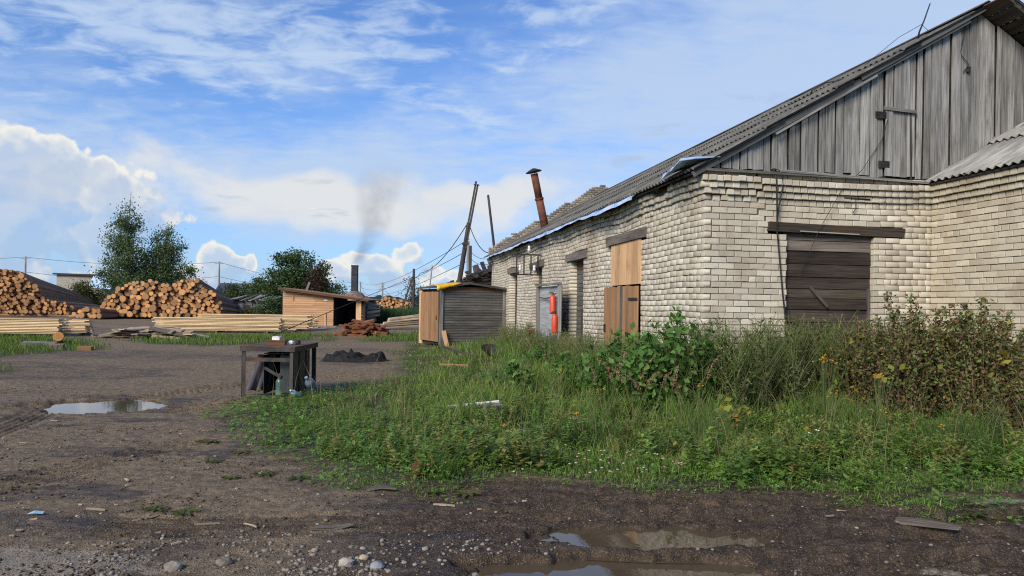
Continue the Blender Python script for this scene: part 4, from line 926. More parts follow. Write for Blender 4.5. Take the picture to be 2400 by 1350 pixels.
# ------------------------------------------------------------------ workbench with its clutter
TX0, TX1, TY0, TY1, TZ = -4.46, -3.60, 11.65, 13.0, .865
tb = empty('steel_workbench', (TX0, TY0, gz(TX0, TY0)), 0, 'rusty steel workbench with angle iron legs at the grass edge', 'workbench')
W_, D_ = TX1-TX0, TY1-TY0
def angle(mb, a, b_, s=.065, th=.008, flip=1):
    a, b_ = Vector(a), Vector(b_); mb.box((a.x, a.y, a.z), (a.x+s*flip, a.y+th, b_.z)); mb.box((a.x if flip > 0 else a.x-th, a.y, a.z), (a.x+th*(1 if flip > 0 else 0), a.y+s, b_.z)); return mb
for (x, y, fl) in ((0, 0, 1), (W_, 0, -1), (0, D_-.07, 1), (W_, D_-.07, -1)): angle(MB(), (x, y, -.12), (x, y, TZ-.05), flip=fl).build('leg', M_STEEL, tb)
mb = MB(); mb.box((-.03, -.03, TZ-.012), (W_+.03, D_+.03, TZ)); mb.build('top_plate', simple('rust_plate', (.07, .036, .024, 1), (.17, .09, .06, 1), .75, (5,5,5), 6, .1, .2), tb)
for (a, b_) in (((-.025, -.025, TZ-.085), (W_+.025, -.012, TZ-.014)), ((W_+.012, -.01, TZ-.085), (W_+.025, D_+.02, TZ-.014)), ((-.025, -.01, TZ-.085), (-.012, D_+.02, TZ-.014)), ((-.02, D_+.012, TZ-.085), (W_+.01, D_+.025, TZ-.014))): MB().box(a, b_).build('apron', M_STEEL, tb)
MB().box((.03, .012, TZ-.255), (W_-.03, .03, TZ-.19)).build('front_rail', M_STEEL, tb)
bx = empty('metal_cabinet', (TX0+.30, TY0+.18, gz(TX0, TY0)), 0, 'dark open metal cabinet stored under the steel workbench', 'cabinet')
MB().box((.28, 0, .08), (.50, .012, TZ-.16)).build('front_panel', M_PANEL, bx); MB().box((.49, .02, .05), (.502, .95, TZ-.11)).build('side_panel', M_PANEL, bx); MB().box((0, .95, .05), (.49, .962, TZ-.12)).build('back_panel', M_PANEL, bx)
MB().box((0, .02, TZ-.14), (.489, .94, TZ-.125)).build('lid', M_PANEL, bx); MB().box((-.012, .02, .05), (0, .94, TZ-.16)).build('inner_panel', M_PANEL, bx)
MB().box((.505, .30, .05), (.515, .33, TZ-.12)).build('edge_strip', M_STEEL, bx); MB().box((.505, .70, .05), (.515, .74, TZ-.12)).build('edge_strip', M_RUST, bx)
board('stay', (.02, -.02, .50), (.30, -.02, .34), .05, .012, (0, -1, 0), M_STEEL, bx)
mb = MB(); vs, fs = [], []
for j in range(15):
    for i in range(11):
        u, v_ = i/10, j/14; x = -.02+.30*u-.20*v_*(1-u*.4); z = .70-.62*v_
        vs.append((TX0+.14+x, TY0+.42-.06*v_+.05*math.sin(u*15+v_*2)*(.3+v_)+.10*v_*u, z+.02*math.sin(u*9)*v_))
for j in range(14):
    for i in range(10): fs.append((j*11+i, j*11+i+1, (j+1)*11+i+1, (j+1)*11+i))
o_ = mb.add(vs, fs).build('hanging_cloth', M_CLOTH, smooth=True); o_.modifiers.new('s', 'SOLIDIFY').thickness = .008; tag(o_, 'grey purple rag hanging in folds under the workbench', 'cloth')
def bottle(px, py, Y, s, label, mat, rot, name='plastic_bottle', squash=1.0):
    q = P(px, py, Y); e = empty(name, (q.x, q.y, gz(q.x, q.y)+.0), 0, label, 'bottle')
    prof = [(.04, 0), (.060, .008), (.064, .03), (.056, .05), (.064, .07), (.056, .09), (.064, .11), (.057, .13), (.064, .15), (.058, .17), (.062, .19), (.05, .215), (.028, .245), (.018, .262), (.018, .28)]
    e.rotation_euler = rot; e.scale = (s, s*squash, s); MB().lathe(prof, 14).build('bottle_body', mat, e, smooth=True); MB().lathe([(.021, .278), (.021, .30)], 10).build('bottle_cap', M_PLAST, e); return e
bottle(657, 900, 11.95, 1.25, 'ribbed greenish water jug under the workbench', M_GREENB, (0, 0, .4)).location.z += .02
e = bottle(738, 905, 12.1, 1.35, 'big clear blue plastic bottle lying against the workbench side', M_PLAST, (R(35), R(-38), .5)); e.location.z += .08
e = bottle(700, 945, 11.2, .95, 'crumpled pale green plastic bottle in the grass by the workbench leg', simple('pale_green_plastic', (.22, .42, .36, 1), (.55, .72, .68, 1), .25, (9,9,9), 4, .2, .2), (R(60), R(30), -.5), squash=.7); e.location.z += .10
tq = tb.location.z+TZ
mb = MB(); mb.box((-.14, -.10, 0), (.14, .10, .075)); mb.box((-.15, -.11, .06), (.15, .11, .085)); tag(mb.build('wooden_box', M_RUSTW, None, Matrix.Translation((TX0+.44, TY0+.45, tq)) @ Matrix.Rotation(.12, 4, 'Z')), 'flat brown wooden box on the workbench top', 'box')
mb = MB(); mb.box((-.07, -.05, 0), (.07, .05, .055)); mb.box((-.05, -.055, .05), (.05, .055, .062)); tag(mb.build('foam_block', M_WHITE, None, Matrix.Translation((TX0+.43, TY0+.46, tq+.085)) @ Matrix.Rotation(-.2, 4, 'Z')), 'white foam block lying on the brown box', 'block')
mb = MB(); mb.lathe([(.02, 0), (.05, .02), (.055, .05), (.02, .075)], 7); mb.box((-.08, -.03, 0), (0, .03, .02)); tag(mb.build('paper_scrap', M_WHITE, None, Matrix.Translation((TX0+.66, TY0+.50, tq))), 'crumpled white paper scrap beside the brown box', 'scrap')
mb = MB(); mb.lathe([(.045, 0), (.045, .06), (.03, .075), (.03, .085)], 10); tag(mb.build('dark_tin', M_IRON, None, Matrix.Translation((TX0+.74, TY0+.62, tq))), 'small black tin on the workbench behind the paper', 'tin')

# ------------------------------------------------------------------ new pine shed, furnace, timber
SY = 48.6; sl0, sl1 = P(662, 765, SY), P(852, 762, SY)
shd = empty('pine_shed', (sl0.x, SY, 0), 0, 'fresh pine plank shed with sloping roof and dark open front', 'shed')
SW = sl1.x-sl0.x; xo = P(782, 700, SY).x-sl0.x; zl = P(662, 678, SY).z; zr = P(856, 703, SY).z; SD = 4.2
ztop = lambda x: zl+(zr-zl)*x/SW
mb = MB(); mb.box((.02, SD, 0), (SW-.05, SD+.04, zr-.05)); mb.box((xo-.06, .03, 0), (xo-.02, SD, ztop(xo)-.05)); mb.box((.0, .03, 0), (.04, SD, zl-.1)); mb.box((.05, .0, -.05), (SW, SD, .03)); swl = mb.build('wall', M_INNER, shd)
z = .02
while z < zl-.03:
    h = .152; xe = xo
    if ztop(xo) < z+h: xe = min(xo, SW*(zl-z-h*.6)/(zl-zr))
    cuts = [0, xe] if random.random() < .45 else [0, random.uniform(.3, .7)*xe, xe]
    for a, b2 in zip(cuts[:-1], cuts[1:]):
        if b2-a > .1: board('wall_plank', (a+.004, random.uniform(-.008, .008), z+h/2), (b2-.004, random.uniform(-.008, .008), z+h/2), h-.012, .028, (0, -1, .12), M_SHED, swl, 0, 0 if xe == xo else .12)
    z += h
board('front_post', (SW-.35, .02, 0), (SW-.35, .02, ztop(SW-.35)-.06), .36, .10, (0, -1, 0), M_FRESH, shd); board('corner_post', (SW-.02, .12, 0), (SW-.02, .12, zr-.06), .14, .14, (0, -1, 0), M_POLE, shd)
mb = MB(); mb.box((SW-.04, .2, 0), (SW, SD, zr-.10)); mb.build('end_wall', M_HUT, shd)
k = 0; y = -.35; mb = MB(); slab(mb, [(-.1, -.3, zl+.07), (SW+.35, -.3, ztop(SW+.35)+.03), (SW+.35, SD+.3, ztop(SW+.35)+.03), (-.1, SD+.3, zl+.07)], .03); srf = mb.build('roof', M_INNER, shd)
while y < SD+.3:
    board('roof_plank', (-.18, y, zl+.10), (SW+.42, y, ztop(SW+.42)+.06), .24, .045, (0, 0, 1), M_RUSTW if k == 0 else M_TAN, srf); y += .245; k += 1
board('verge_fascia', (-.20, -.475, zl+.045), (SW+.42, -.475, ztop(SW+.42)+.005), .15, .03, (0, -1, 0), M_RUSTW, shd)
board('wall_batten', (xo-.55, -.06, .0), (xo-.55, -.06, .95), .10, .03, (0, -1, 0), M_FRESH, shd); board('eave_batten', (.72, -.05, zl-.75), (.72, -.05, zl-.05), .08, .03, (0, -1, 0), M_SHED, shd)
MB().box((.0, -.30, zl-.14), (.85, -.20, zl-.02)).build('lamp_box', M_WHITE, shd); MB().box((2.85, -.06, ztop(2.9)-.42), (3.1, -.03, ztop(2.9)-.33)).build('wall_tag', M_WHITE, shd)
board('roof_stick', (1.3, 1.0, ztop(1.3)+.05), (1.55, 1.0, ztop(1.4)+.72), .14, .05, (0, -1, 0), M_GREY, shd)
for k in range(26):                    # split firewood stored inside
    x = xo+1.75+random.uniform(0, .75); z = .1+(k % 13)*.105; y = .9+random.uniform(-.1, .1)
    tag(board('firewood_billet', (sl0.x+x-.35, SY+y, z), (sl0.x+x+.45, SY+y+.5, z+random.uniform(-.05, .22)), .16, .11, (0, -1, .6), M_SCRAP), 'pale split billet in the woodpile inside the open shed', 'billet', 'firewood inside the shed')
fq = P(831, 700, 55); fu = empty('brick_furnace', (fq.x, 55, 0), 0, 'domed brick furnace with tall dark square flue behind the pine shed', 'furnace')
mb = MB(); mb.lathe([(1.05, 0), (1.05, 1.7), (.95, 2.05), (.62, 2.4), (.28, 2.55)], 12); mb.build('dome', simple('furnace_brick', (.085, .06, .05, 1), (.30, .22, .17, 1), .95, (4,4,9), 6, .2, .5), fu)
ft = P(831, 622, 55).z; mb = MB(); mb.box((-.24, -.22, 2.3), (.22, .22, ft)); mb.box((-.255, -.235, ft-.10), (.235, .235, ft+.01)); mb.build('flue', simple('flue_iron', (.018, .020, .028, 1), (.045, .048, .06, 1), .75, (2,2,6), 6, .1, .3), fu); MB().box((-.30, -.27, 2.28), (.28, .27, 2.40)).build('flue_base', M_IRON, fu)
board('side_sheet', (.95, -.9, .1), (.95, -.9, 2.1), .7, .02, (0, -1, 0), M_HUT, fu)

# lumber stacks: every visible plank is a thing
def stack(px0, px1, Yd, hgt, wid, rz, label, group, th=.045, bw=.2, zb=.10, bearers=True, ragged=.12):
    a = P(px0, 760, Yd); b2 = P(px1, 760, Yd); L = (b2.x-a.x)/math.cos(rz); o_ = Vector((a.x, Yd, 0)); ux = Vector((math.cos(rz), math.sin(rz), 0)); uy = Vector((-math.sin(rz), math.cos(rz), 0))
    if bearers:
        for f in (.08, .5, .9): tag(board('bearer', o_+ux*L*f+Vector((0, 0, zb-.05))-uy*.1, o_+ux*L*f+uy*(wid+.1)+Vector((0, 0, zb-.05)), .1, .09, (0, 0, 1), M_HUT), 'rough timber bearer under '+label.split(' in ', 1)[1], 'bearer', 'bearers under the lumber stacks')
    nl = int(hgt/(th+.022)); nw = int(wid/bw)
    for l in range(nl):
        for w in range(nw):
            top = l >= nl-1; front = w == 0
            e0, e1 = random.uniform(-ragged, ragged), random.uniform(-ragged, ragged)*1.3
            c_ = o_+uy*(bw*(w+.5)+random.uniform(-.05, .05))+Vector((0, 0, zb+(l+.5)*(th+.022)))
            if not (top or front or w == nw-1): 
                p0 = c_+ux*(L*.72+e0)                   # inner planks: only their sawn ends show
            else: p0 = c_+ux*e0
            LUMBER.append((p0, c_+ux*(L+e1), bw-random.uniform(.006, .02), th-random.uniform(0, .006), ('topmost ' if top else 'lowest ' if l == 0 else '')+label, group))
LUMBER = []
stack(-175, 146, 30.0, .72, .85, R(-2), 'pale sawn plank in the stack beside the sprawling log pile', 'planks of the stack by the log pile')
stack(60, 208, 31.6, .64, .60, R(-3), 'sawn plank in the low stack behind the roadside lumber stack', 'planks of the low stack behind')
stack(360, 655, 35.8, .70, .80, R(1), 'pale sawn plank in the long stack before the log pile', 'planks of the long stack')
stack(462, 722, 39.5, .86, .80, R(1.5), 'sawn plank in the tall stack touching the pine shed', 'planks of the tall stack')
stack(600, 738, 42.0, .66, .40, R(2), 'short sawn plank in the small stack at the shed wall', 'planks of the small stack')
stack(520, 706, 37.6, .30, .4, R(3), 'loose sawn plank in the flat heap between the stacks', 'planks of the flat heap', ragged=.4)
LUMBER.sort(key=lambda q: -((q[1]-q[0]).length/q[1].y))
for i, (p0, p1, w, th, lab, grp) in enumerate(LUMBER[:300]): tag(board('sawn_plank', p0, p1, w, th, (0, 0, 1), M_LUM), lab, 'plank', grp)
if len(LUMBER) > 300:
    mb = MB()
    for (p0, p1, w, th, lab, grp) in LUMBER[300:]: mb.box((0, -w/2, -th/2), ((p1-p0).length, w/2, th/2), 0, random.random(), basis(p0, p1-p0, (0, 0, 1)))
    tag(mb.build('inner_planks', M_LUM), 'sawn planks filling the inside of the lumber stacks', 'planks', kind='stuff')
for k in range(15):                     # long slabs by the tall grass
    q = P(882, 766, 44); y = 44.0+(k % 3)*.35; z = .10+(k//3)*.13
    tag(board('slab_plank', (q.x+random.uniform(-.2, .3)+.06*k, y, z), (q.x+5.0, y+random.uniform(-.3, .3), z+.38+.05*(k//3)), .30, .07, (0, -.35, 1), M_LUM if k % 3 else M_SCRAP), 'long pale slab plank in the heap by the tall grass', 'plank', 'slab planks by the tall grass')
def heap(name, px, py, n, rx, ry, hz, lmin, lmax, w, th, mat, label, cat, group, spread=R(25), az0=0.0):
    c_ = GP(px, py)
    for k in range(n):
        u, v_ = random.gauss(0, .42), random.gauss(0, .42); z = max(.02, hz*(1-min(1, (u*u+v_*v_)))*random.uniform(.15, 1.0))
        L = random.uniform(lmin, lmax); a = az0+random.gauss(0, spread); tl = random.gauss(0, .10)
        d_ = Vector((math.cos(a)*math.cos(tl), math.sin(a)*math.cos(tl), math.sin(tl)-.08*u)); m_ = Vector((c_.x+u*rx, c_.y+.3+v_*ry, z+.03))
        p0, p1 = m_-d_*L/2, m_+d_*L/2; lo = min(p0.z, p1.z)
        if lo < .02: p0.z += .02-lo; p1.z += .02-lo
        tag(board(name, p0, p1, w*random.uniform(.6, 1.3), th*random.uniform(.6, 1.3), (random.gauss(0, .35), -.3, 1), mat, warp=.02), label, cat, group)
heap('scrap_slab', 345, 793, 46, 1.55, .6, .48, 1.0, 2.4, .26, .04, M_SCRAP, 'greyish offcut slab in the flat scrap heap', 'slab', 'offcuts of the scrap heap', R(30), R(8))
heap('bark_slab', 850, 788, 95, 1.15, .6, .66, .6, 1.4, .17, .07, M_REDBARK, 'reddish brown bark slab in the firewood heap', 'slab', 'bark slabs of the firewood heap', R(38))
for k, (px, py, w, l) in enumerate(((735, 772, .7, 1.6), (765, 769, .6, 1.2))):
    q = GP(px, py); tag(board('wall_sheet', (q.x-l/2, q.y, .05), (q.x+l/2, q.y+.1, .10), w, .03, (0, -.1, 1), M_CONC), ['pale flat sheet on the ground before the shed wall', 'small pale flat sheet by the shed batten'][k], 'sheet')
# stubs of log and plank lying in the grass on the left
def log_obj(name, p0, p1, r0, r1, n=10):
    mb = MB(); L = (Vector(p1)-Vector(p0)).length; vs, fs, mi = [], [], []
    for (z, r) in ((0, r0), (L*.5, (r0+r1)/2), (L, r1)):
        for k in range(n): q = 2*math.pi*k/n; vs.append((r*math.cos(q), r*math.sin(q), z))
    for i in range(2):
        for k in range(n): fs.append((i*n+k, i*n+(k+1) % n, (i+1)*n+(k+1) % n, (i+1)*n+k))
    mb.add(vs, fs, 0); mb.add(vs[:n], [tuple(reversed(range(n)))], 1); mb.add(vs[2*n:], [tuple(range(n))], 1)
    q = (Vector(p1)-Vector(p0)).to_track_quat('Z', 'Y'); return mb.build(name, [M_BARK, M_LEND], None, Matrix.Translation(p0) @ q.to_matrix().to_4x4())
q = GP(128, 812); tag(log_obj('log_stub', (q.x+.12, q.y, .34), (q.x-.45, q.y+.9, .16), .16, .15), 'short dark log stub propped in the left grass', 'log')
q = GP(95, 812); tag(board('old_plank', (q.x-.6, q.y, .10), (q.x+.5, q.y+.05, .09), .2, .09, (0, -.3, 1), M_GREY), 'grey plank offcut beside the dark log stub', 'plank')
q = GP(130, 820); tag(board('squared_block', (q.x-.2, q.y, .09), (q.x+.2, q.y+.1, .09), .2, .17, (0, -.2, 1), M_SCRAP), 'pale squared block below the dark log stub', 'block')
q = GP(200, 822); tag(board('brown_block', (q.x-.22, q.y, .07), (q.x+.22, q.y, .07), .16, .13, (0, -.2, 1), M_TAN), 'small brown timber block at the grass edge', 'block')

# ------------------------------------------------------------------ log piles, each log a thing
def pack(width, topf, rmin, rmax, nmax, big=.12):
    """circles resting on one another under the outline topf(x)"""
    C_ = []
    rr_ = lambda: random.uniform(rmin, rmax) if random.random() > big else random.uniform(rmax, rmax*1.35)
    x = rr_(); 
    while x < width: r = rr_(); C_.append((x+r*.2, r, r)); x += r*2.04
    A = np.array(C_); fails = 0
    while len(A) < nmax and fails < 40:
        r = rr_(); n = len(A); dx = A[None, :, 0]-A[:, None, 0]; dz = A[None, :, 1]-A[:, None, 1]; d_ = np.hypot(dx, dz)
        I, J = np.where((d_ > 1e-6) & (d_ < A[:, None, 2]+A[None, :, 2]+2*r) & (dx > 0))
        ra, rb_ = A[I, 2]+r, A[J, 2]+r; dd = d_[I, J]; a = (ra**2-rb_**2+dd**2)/(2*dd); h2 = ra**2-a**2; ok = h2 > 0; I, J, a, dd, h2 = I[ok], J[ok], a[ok], dd[ok], h2[ok]; h = np.sqrt(h2)
        ux, uz = dx[I, J]/dd, dz[I, J]/dd; X = A[I, 0]+a*ux-h*uz; Z = A[I, 1]+a*uz+h*ux
        ok = (X > 0) & (X < width) & (Z > r*.9) & (Z+r*.3 < topf(X)); X, Z = X[ok], Z[ok]; order = np.argsort(Z+np.random.default_rng(n).random(len(Z))*rmax*1.5); done = False
        for k in order:
            if np.all(np.hypot(A[:, 0]-X[k], A[:, 1]-Z[k]) > A[:, 2]+r-.012): A = np.vstack([A, (X[k], Z[k], r)]); done = True; break
        fails = 0 if done else fails+1
    return A
LOGV = []
for v in range(5):
    n = 10; vs, fs, mi = [], [], []
    for j, (z, s) in enumerate(((0, 1.0), (.012, 1.0), (.5, .83), (1, .62))):
        for k in range(n):
            q = 2*math.pi*k/n; rr2 = s*(1+.06*math.sin(2*q+v)+.04*math.sin(3*q+2*v)); vs.append((rr2*math.cos(q), rr2*math.sin(q), z))
    for i in range(3):
        for k in range(n): fs.append((i*n+k, i*n+(k+1) % n, (i+1)*n+(k+1) % n, (i+1)*n+k)); mi.append(0)
    vs += [(.88*x, .88*y, -.0015) for x, y, z in vs[:n]]; b0 = 4*n
    for k in range(n): fs.append((b0+k, b0+(k+1) % n, (k+1) % n, k)); mi.append(0)
    fs.append(tuple(b0+k for k in reversed(range(n)))); mi.append(1); fs.append(tuple(3*n+k for k in range(n))); mi.append(1)
    LOGV.append((vs, fs, mi))
LOGM = []
for vs, fs, mi in LOGV:
    me = bpy.data.meshes.new('log'); me.from_pydata(vs, [], fs); me.materials.append(M_BARK); me.materials.append(M_LEND); me.polygons.foreach_set('material_index', mi); LOGM.append(me)
LOGS = []
def logpile(pxL, pxR, Yd, top_px, rmin, rmax, axis, L, sink, label, group, zb, nmax, ux=Vector((1, 0, 0)), jit=.3):
    a = P(pxL, 740, Yd); b2 = P(pxR, 740, Yd); w = b2.x-a.x
    xs = np.array([P(px, py, Yd).x-a.x for px, py in top_px]); zs = np.array([P(px, py, Yd).z-zb for px, py in top_px])
    A = pack(w, lambda X: np.interp(X, xs, zs), rmin, rmax, nmax)
    axis = Vector(axis).normalized(); zmax = A[:, 1].max()
    for (x, z, r) in A:
        p0 = Vector((a.x, Yd, zb))+ux*x+Vector((0, 0, z))-axis*random.uniform(-jit, jit); ln = L*random.uniform(.9, 1.05)
        p1 = p0+axis*ln; p1.z = zb+z*(1-sink)+.0; LOGS.append((p0, p1, r, ('thick ' if r > rmax else 'thin ' if r < rmin+.3*(rmax-rmin) else '')+label, group))
logpile(232, 517, 60.0, [(232, 722), (245, 706), (262, 690), (278, 676), (310, 660), (352, 656), (375, 662), (392, 668), (410, 662), (440, 654), (462, 654), (475, 676), (500, 682), (512, 700), (518, 720)], .13, .235, (-.12, .99, 0), 11.0, .55, 'orange ended pine log in the stack beneath the birch', 'logs of the stack beneath the birch', .15, 330)
logpile(172, 240, 57.0, [(172, 735), (185, 724), (215, 722), (240, 724)], .16, .26, (-.1, 1, 0), 6.0, .3, 'pine log in the low heap between the two log stacks', 'logs of the low heap', .08, 30)
logpile(-60, 168, 63.0, [(-60, 628), (20, 632), (50, 640), (66, 655), (86, 672), (98, 690), (104, 702), (130, 706), (160, 712), (168, 722)], .125, .205, (-.27, .963, 0), 21.0, .62, 'slim pine log in the tall sprawling stack behind the roadside lumber', 'logs of the tall sprawling stack', .25, 420, jit=.5)
logpile(866, 968, 100.0, [(866, 712), (885, 704), (905, 697), (925, 698), (950, 703), (968, 712)], .15, .26, (.1, 1, 0), 6.0, .2, 'small log in the far stack behind the tall grass', 'logs of the far stack', .2, 120)
LOGS.sort(key=lambda q: -q[2]/q[0].y*(1 if -42 < q[0].x else .01))
for i, (p0, p1, r, lab, grp) in enumerate(LOGS[:300]):
    o_ = link('pine_log', LOGM[i % 5]); q = (p1-p0).to_track_quat('Z', 'Y'); 
    o_.matrix_basis = Matrix.Translation(p0) @ (q @ Quaternion((0, 0, 1), random.uniform(0, 6.28))).to_matrix().to_4x4() @ Matrix.Diagonal((r, r, (p1-p0).length, 1)); tag(o_, lab, 'log', grp)
mb = MB()
for i, (p0, p1, r, lab, grp) in enumerate(LOGS[300:]):
    vs, fs, mi = LOGV[i % 5]; q = (p1-p0).to_track_quat('Z', 'Y'); Mx = Matrix.Translation(p0) @ q.to_matrix().to_4x4() @ Matrix.Diagonal((r, r, (p1-p0).length, 1)); b0 = len(mb.v)
    mb.add([Mx @ Vector(v) for v in vs], fs, 0, random.random()); mb.mi[-len(fs):] = mi
if mb.v: tag(mb.build('stacked_logs', [M_BARK, simple('log_end_far', (.26, .125, .048, 1), (.46, .245, .095, 1), .85, (.4, .4, .4), 3, .75, 0)]), 'smaller logs filling out the stacks', 'logs', kind='stuff')
for (pxL, pxR, Y) in ((150, 520, 60.5), (-60, 200, 62.5)):
    q0, q1 = P(pxL, 750, Y), P(pxR, 750, Y); tag(log_obj('bearer_log', (q0.x, Y+.8, .12), (q1.x, Y+.8, .12), .14, .13), 'log bearer lying crosswise under '+('the stack beneath the birch' if pxL > 0 else 'the tall sprawling stack'), 'log')

# ------------------------------------------------------------------ far buildings
q = P(132, 700, 95); fb = empty('flat_roofed_shed', (q.x, 95, 0), 0, 'pale brick shed with dark flat roof behind the tall log stack', 'building')
wz = P(150, 640, 95).z; MB().box((0, 0, -.3), (7.2, 6, wz-.25)).build('wall', M_FARW, fb); mb = MB(); slab(mb, [(-.3, -.4, wz), (7.6, -.4, wz-.15), (7.6, 6.3, wz-.15), (-.3, 6.3, wz)], .22); mb.build('roof', M_POLE, fb)
MB().box((3.0, -.04, 1.2), (4.2, .0, 2.4)).build('window', M_INNER, fb)
mb = MB(); slab(mb, [(5.2, -1.6, 3.2), (8.2, -1.6, 3.0), (8.2, -.3, wz-.3), (5.2, -.3, wz-.2)], .06); mb.build('sheet_canopy', M_BLUE, fb)
q = P(500, 700, 85); fb = empty('low_slate_house', (q.x, 85, 0), 0, 'low house with grey slate roof right of the stacked logs', 'building')
MB().box((0, 0, -.3), (5.5, 5, 1.9)).build('wall', M_FARW, fb); mb = MB(); slab(mb, [(-.3, -.4, 1.8), (5.8, -.4, 1.8), (5.8, 2.5, 3.9), (-.3, 2.5, 3.9)], .08); slab(mb, [(5.8, 2.5, 3.9), (5.8, 5.4, 1.8), (-.3, 5.4, 1.8), (-.3, 2.5, 3.9)], .08); mb.build('roof', M_ROOFF, fb)
q = P(545, 720, 66); fb = empty('ruined_barn', (q.x, 66, 0), 0, 'ruined grey plank barn with sagging roof among the bushes', 'barn')
for k in range(9): board('wall_plank', (0, 0, .12+k*.2), (3.8, 0, .12+k*.2), .19, .04, (0, -1, 0), M_GREY, fb)
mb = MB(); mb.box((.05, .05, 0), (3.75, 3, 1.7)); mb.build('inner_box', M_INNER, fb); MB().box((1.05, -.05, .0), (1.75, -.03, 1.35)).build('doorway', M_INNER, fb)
for xx in (.98, 1.80): board('door_post', (xx, -.07, 0), (xx, -.07, 1.7), .14, .08, (0, -1, 0), M_GREY, fb)
for k in range(14): board('roof_board', (-.3+k*.31, -.6+random.uniform(-.3, .2), 1.72+random.uniform(-.05, .12)), (-.2+k*.31+random.uniform(-.2, .2), 2.6, 2.35-.03*abs(k-5)+random.uniform(-.15, .1)), .29, .04, (0, -.3, 1), M_GREY if k % 3 else M_DARK, fb)
# ------------------------------------------------------------------ foliage helpers
def unit(a): return a/(np.linalg.norm(a, axis=-1, keepdims=True)+1e-9)
def leaf_arrays(C_, size, wr=.32, droop=0.0, up=.0):
    """diamond leaves at centres C_, random directions"""
    n = len(C_); a = rng.normal(size=(n, 3)); a[:, 2] -= droop; a = unit(a); nn_ = rng.normal(size=(n, 3)); nn_[:, 2] += up; b_ = unit(np.cross(a, nn_))
    s = np.asarray(size)[:, None] if np.ndim(size) else size; fold = unit(np.cross(a, b_))*s*.10
    V = np.stack([C_-a*s*.5, C_+b_*s*wr+fold, C_+a*s*.5, C_-b_*s*wr+fold], 1).reshape(-1, 3)
    F_ = (np.arange(n)*4)[:, None]+np.array([0, 1, 2, 3])[None]; return V, F_
def pick(cols, n, k=1, jit=.15):
    cols = np.array(cols, float); c = cols[rng.integers(0, len(cols), n)]; c = c*(1+rng.uniform(-jit, jit, (n, 1))); return np.repeat(c, k, 0)
def tree(name, px, Y, blobs, nclump, nleaf, lsize, cols, label, cat='tree', trunk=True, bark=None, droop=.0, spread=.55, group=None, tr=.16, top=None, limbs=True, mult=None):
    """blobs: (dx, z, rx, rz) lobes of the crown in metres"""
    q = P(px, 700, Y); e = empty(name, (q.x, Y, 0), 0, label, cat, group)
    vol = np.array([b_[2]**2*b_[3] for b_ in blobs]); vol = vol/vol.sum(); cl = []
    for k in range(nclump):
        b_ = blobs[rng.choice(len(blobs), p=vol)]; v = unit(rng.normal(size=(1, 3)))[0]*rng.random()**.42; cl.append((b_[0]+v[0]*b_[2], v[1]*b_[2]*.9, b_[1]+v[2]*b_[3]))
    cl = np.array(cl); cl = cl[cl[:, 2] > .15]
    per = np.maximum(3, (rng.gamma(2.0, .5, len(cl))*nleaf/len(cl))).astype(int)
    C_ = np.repeat(cl, per, 0); sp = np.repeat(rng.uniform(.5, 1.3, len(cl)), per)[:, None]*spread
    off = rng.normal(size=C_.shape)*sp*np.array([1, 1, .75]); 
    if droop: off[:, 2] -= np.abs(rng.normal(size=len(off)))*droop*sp[:, 0]
    C_ = C_+off; C_ = C_[C_[:, 2] > .05]; n = len(C_)
    V, F_ = leaf_arrays(C_, lsize*rng.uniform(.6, 1.35, n), droop=droop)
    link('crown', np_mesh('crown', V, [F_], M_LEAF, colr=pick(cols, n, 4, .3)), e)
    mb = MB(); H = top if top else max(b_[1]+b_[3]*.7 for b_ in blobs)
    tx = [b_ for b_ in blobs if b_[1] == max(bb[1] for bb in blobs)][0][0]
    pts = [Vector((tx*(i/6)**1.5+.12*math.sin(i*1.3), .1*math.cos(i), -.2+(H+.2)*i/6)) for i in range(7)]
    if trunk: mb.tube(pts, [tr*(1-.88*i/6) for i in range(7)], 7)
    if limbs:
        for c_ in cl[::max(1, len(cl)//60)]:
            c_ = Vector(c_); f = min(.95, max(.12, (c_.z-.35*math.hypot(c_.x, c_.y))/H*.8)); i = f*6; p0 = pts[int(i)].lerp(pts[min(6, int(i)+1)], i-int(i)) if trunk else Vector((.2*random.uniform(-1, 1), .2*random.uniform(-1, 1), -.1))
            mid = p0.lerp(c_, .55)+Vector((0, 0, .12)); mb.tube([p0, mid, c_], [tr*.30*(1-f*.6), tr*.17, tr*.06], 5, cap=False)
    mb.build('trunk', bark or M_TRUNK, e, smooth=True); return e
DK = [(.055, .095, .032), (.076, .124, .042), (.100, .155, .054), (.044, .076, .028)]
BI = [(.085, .130, .050), (.115, .165, .066), (.150, .20, .09), (.068, .105, .044)]
OL = [(.060, .075, .024), (.080, .092, .030), (.048, .062, .02)]
RD = [(.060, .035, .022), (.085, .045, .026), (.05, .05, .02)]
m_ = 78/FPX
tree('birch_tree', 300, 78, [(0, 12.6, .75, 1.5), (-.1, 10.8, 1.35, 1.6), (-.3, 8.6, 2.0, 1.8), (.1, 6.2, 2.6, 2.0), (-.6, 4.2, 2.6, 1.8), (1.2, 3.6, 2.4, 1.8)], 400, 17000, .20, BI, 'tallest birch with a slender pointed crown behind the log stacks', bark=M_BIRCH, droop=.9, spread=.42, tr=.24, top=13.6)
tree('birch_tree', 372, 80, [(.9, 9.8, 1.0, 1.2), (.9, 8.2, 1.8, 1.5), (.6, 6.2, 2.5, 1.9), (.7, 4.4, 2.7, 1.9), (3.0, 4.8, 1.1, .8), (3.7, 5.6, .5, .6), (-.8, 3.4, 2.2, 1.7)], 360, 16000, .20, BI, 'shorter broader birch leaning right beside the tallest one', bark=M_BIRCH, droop=.8, spread=.44, tr=.2, top=10.4)
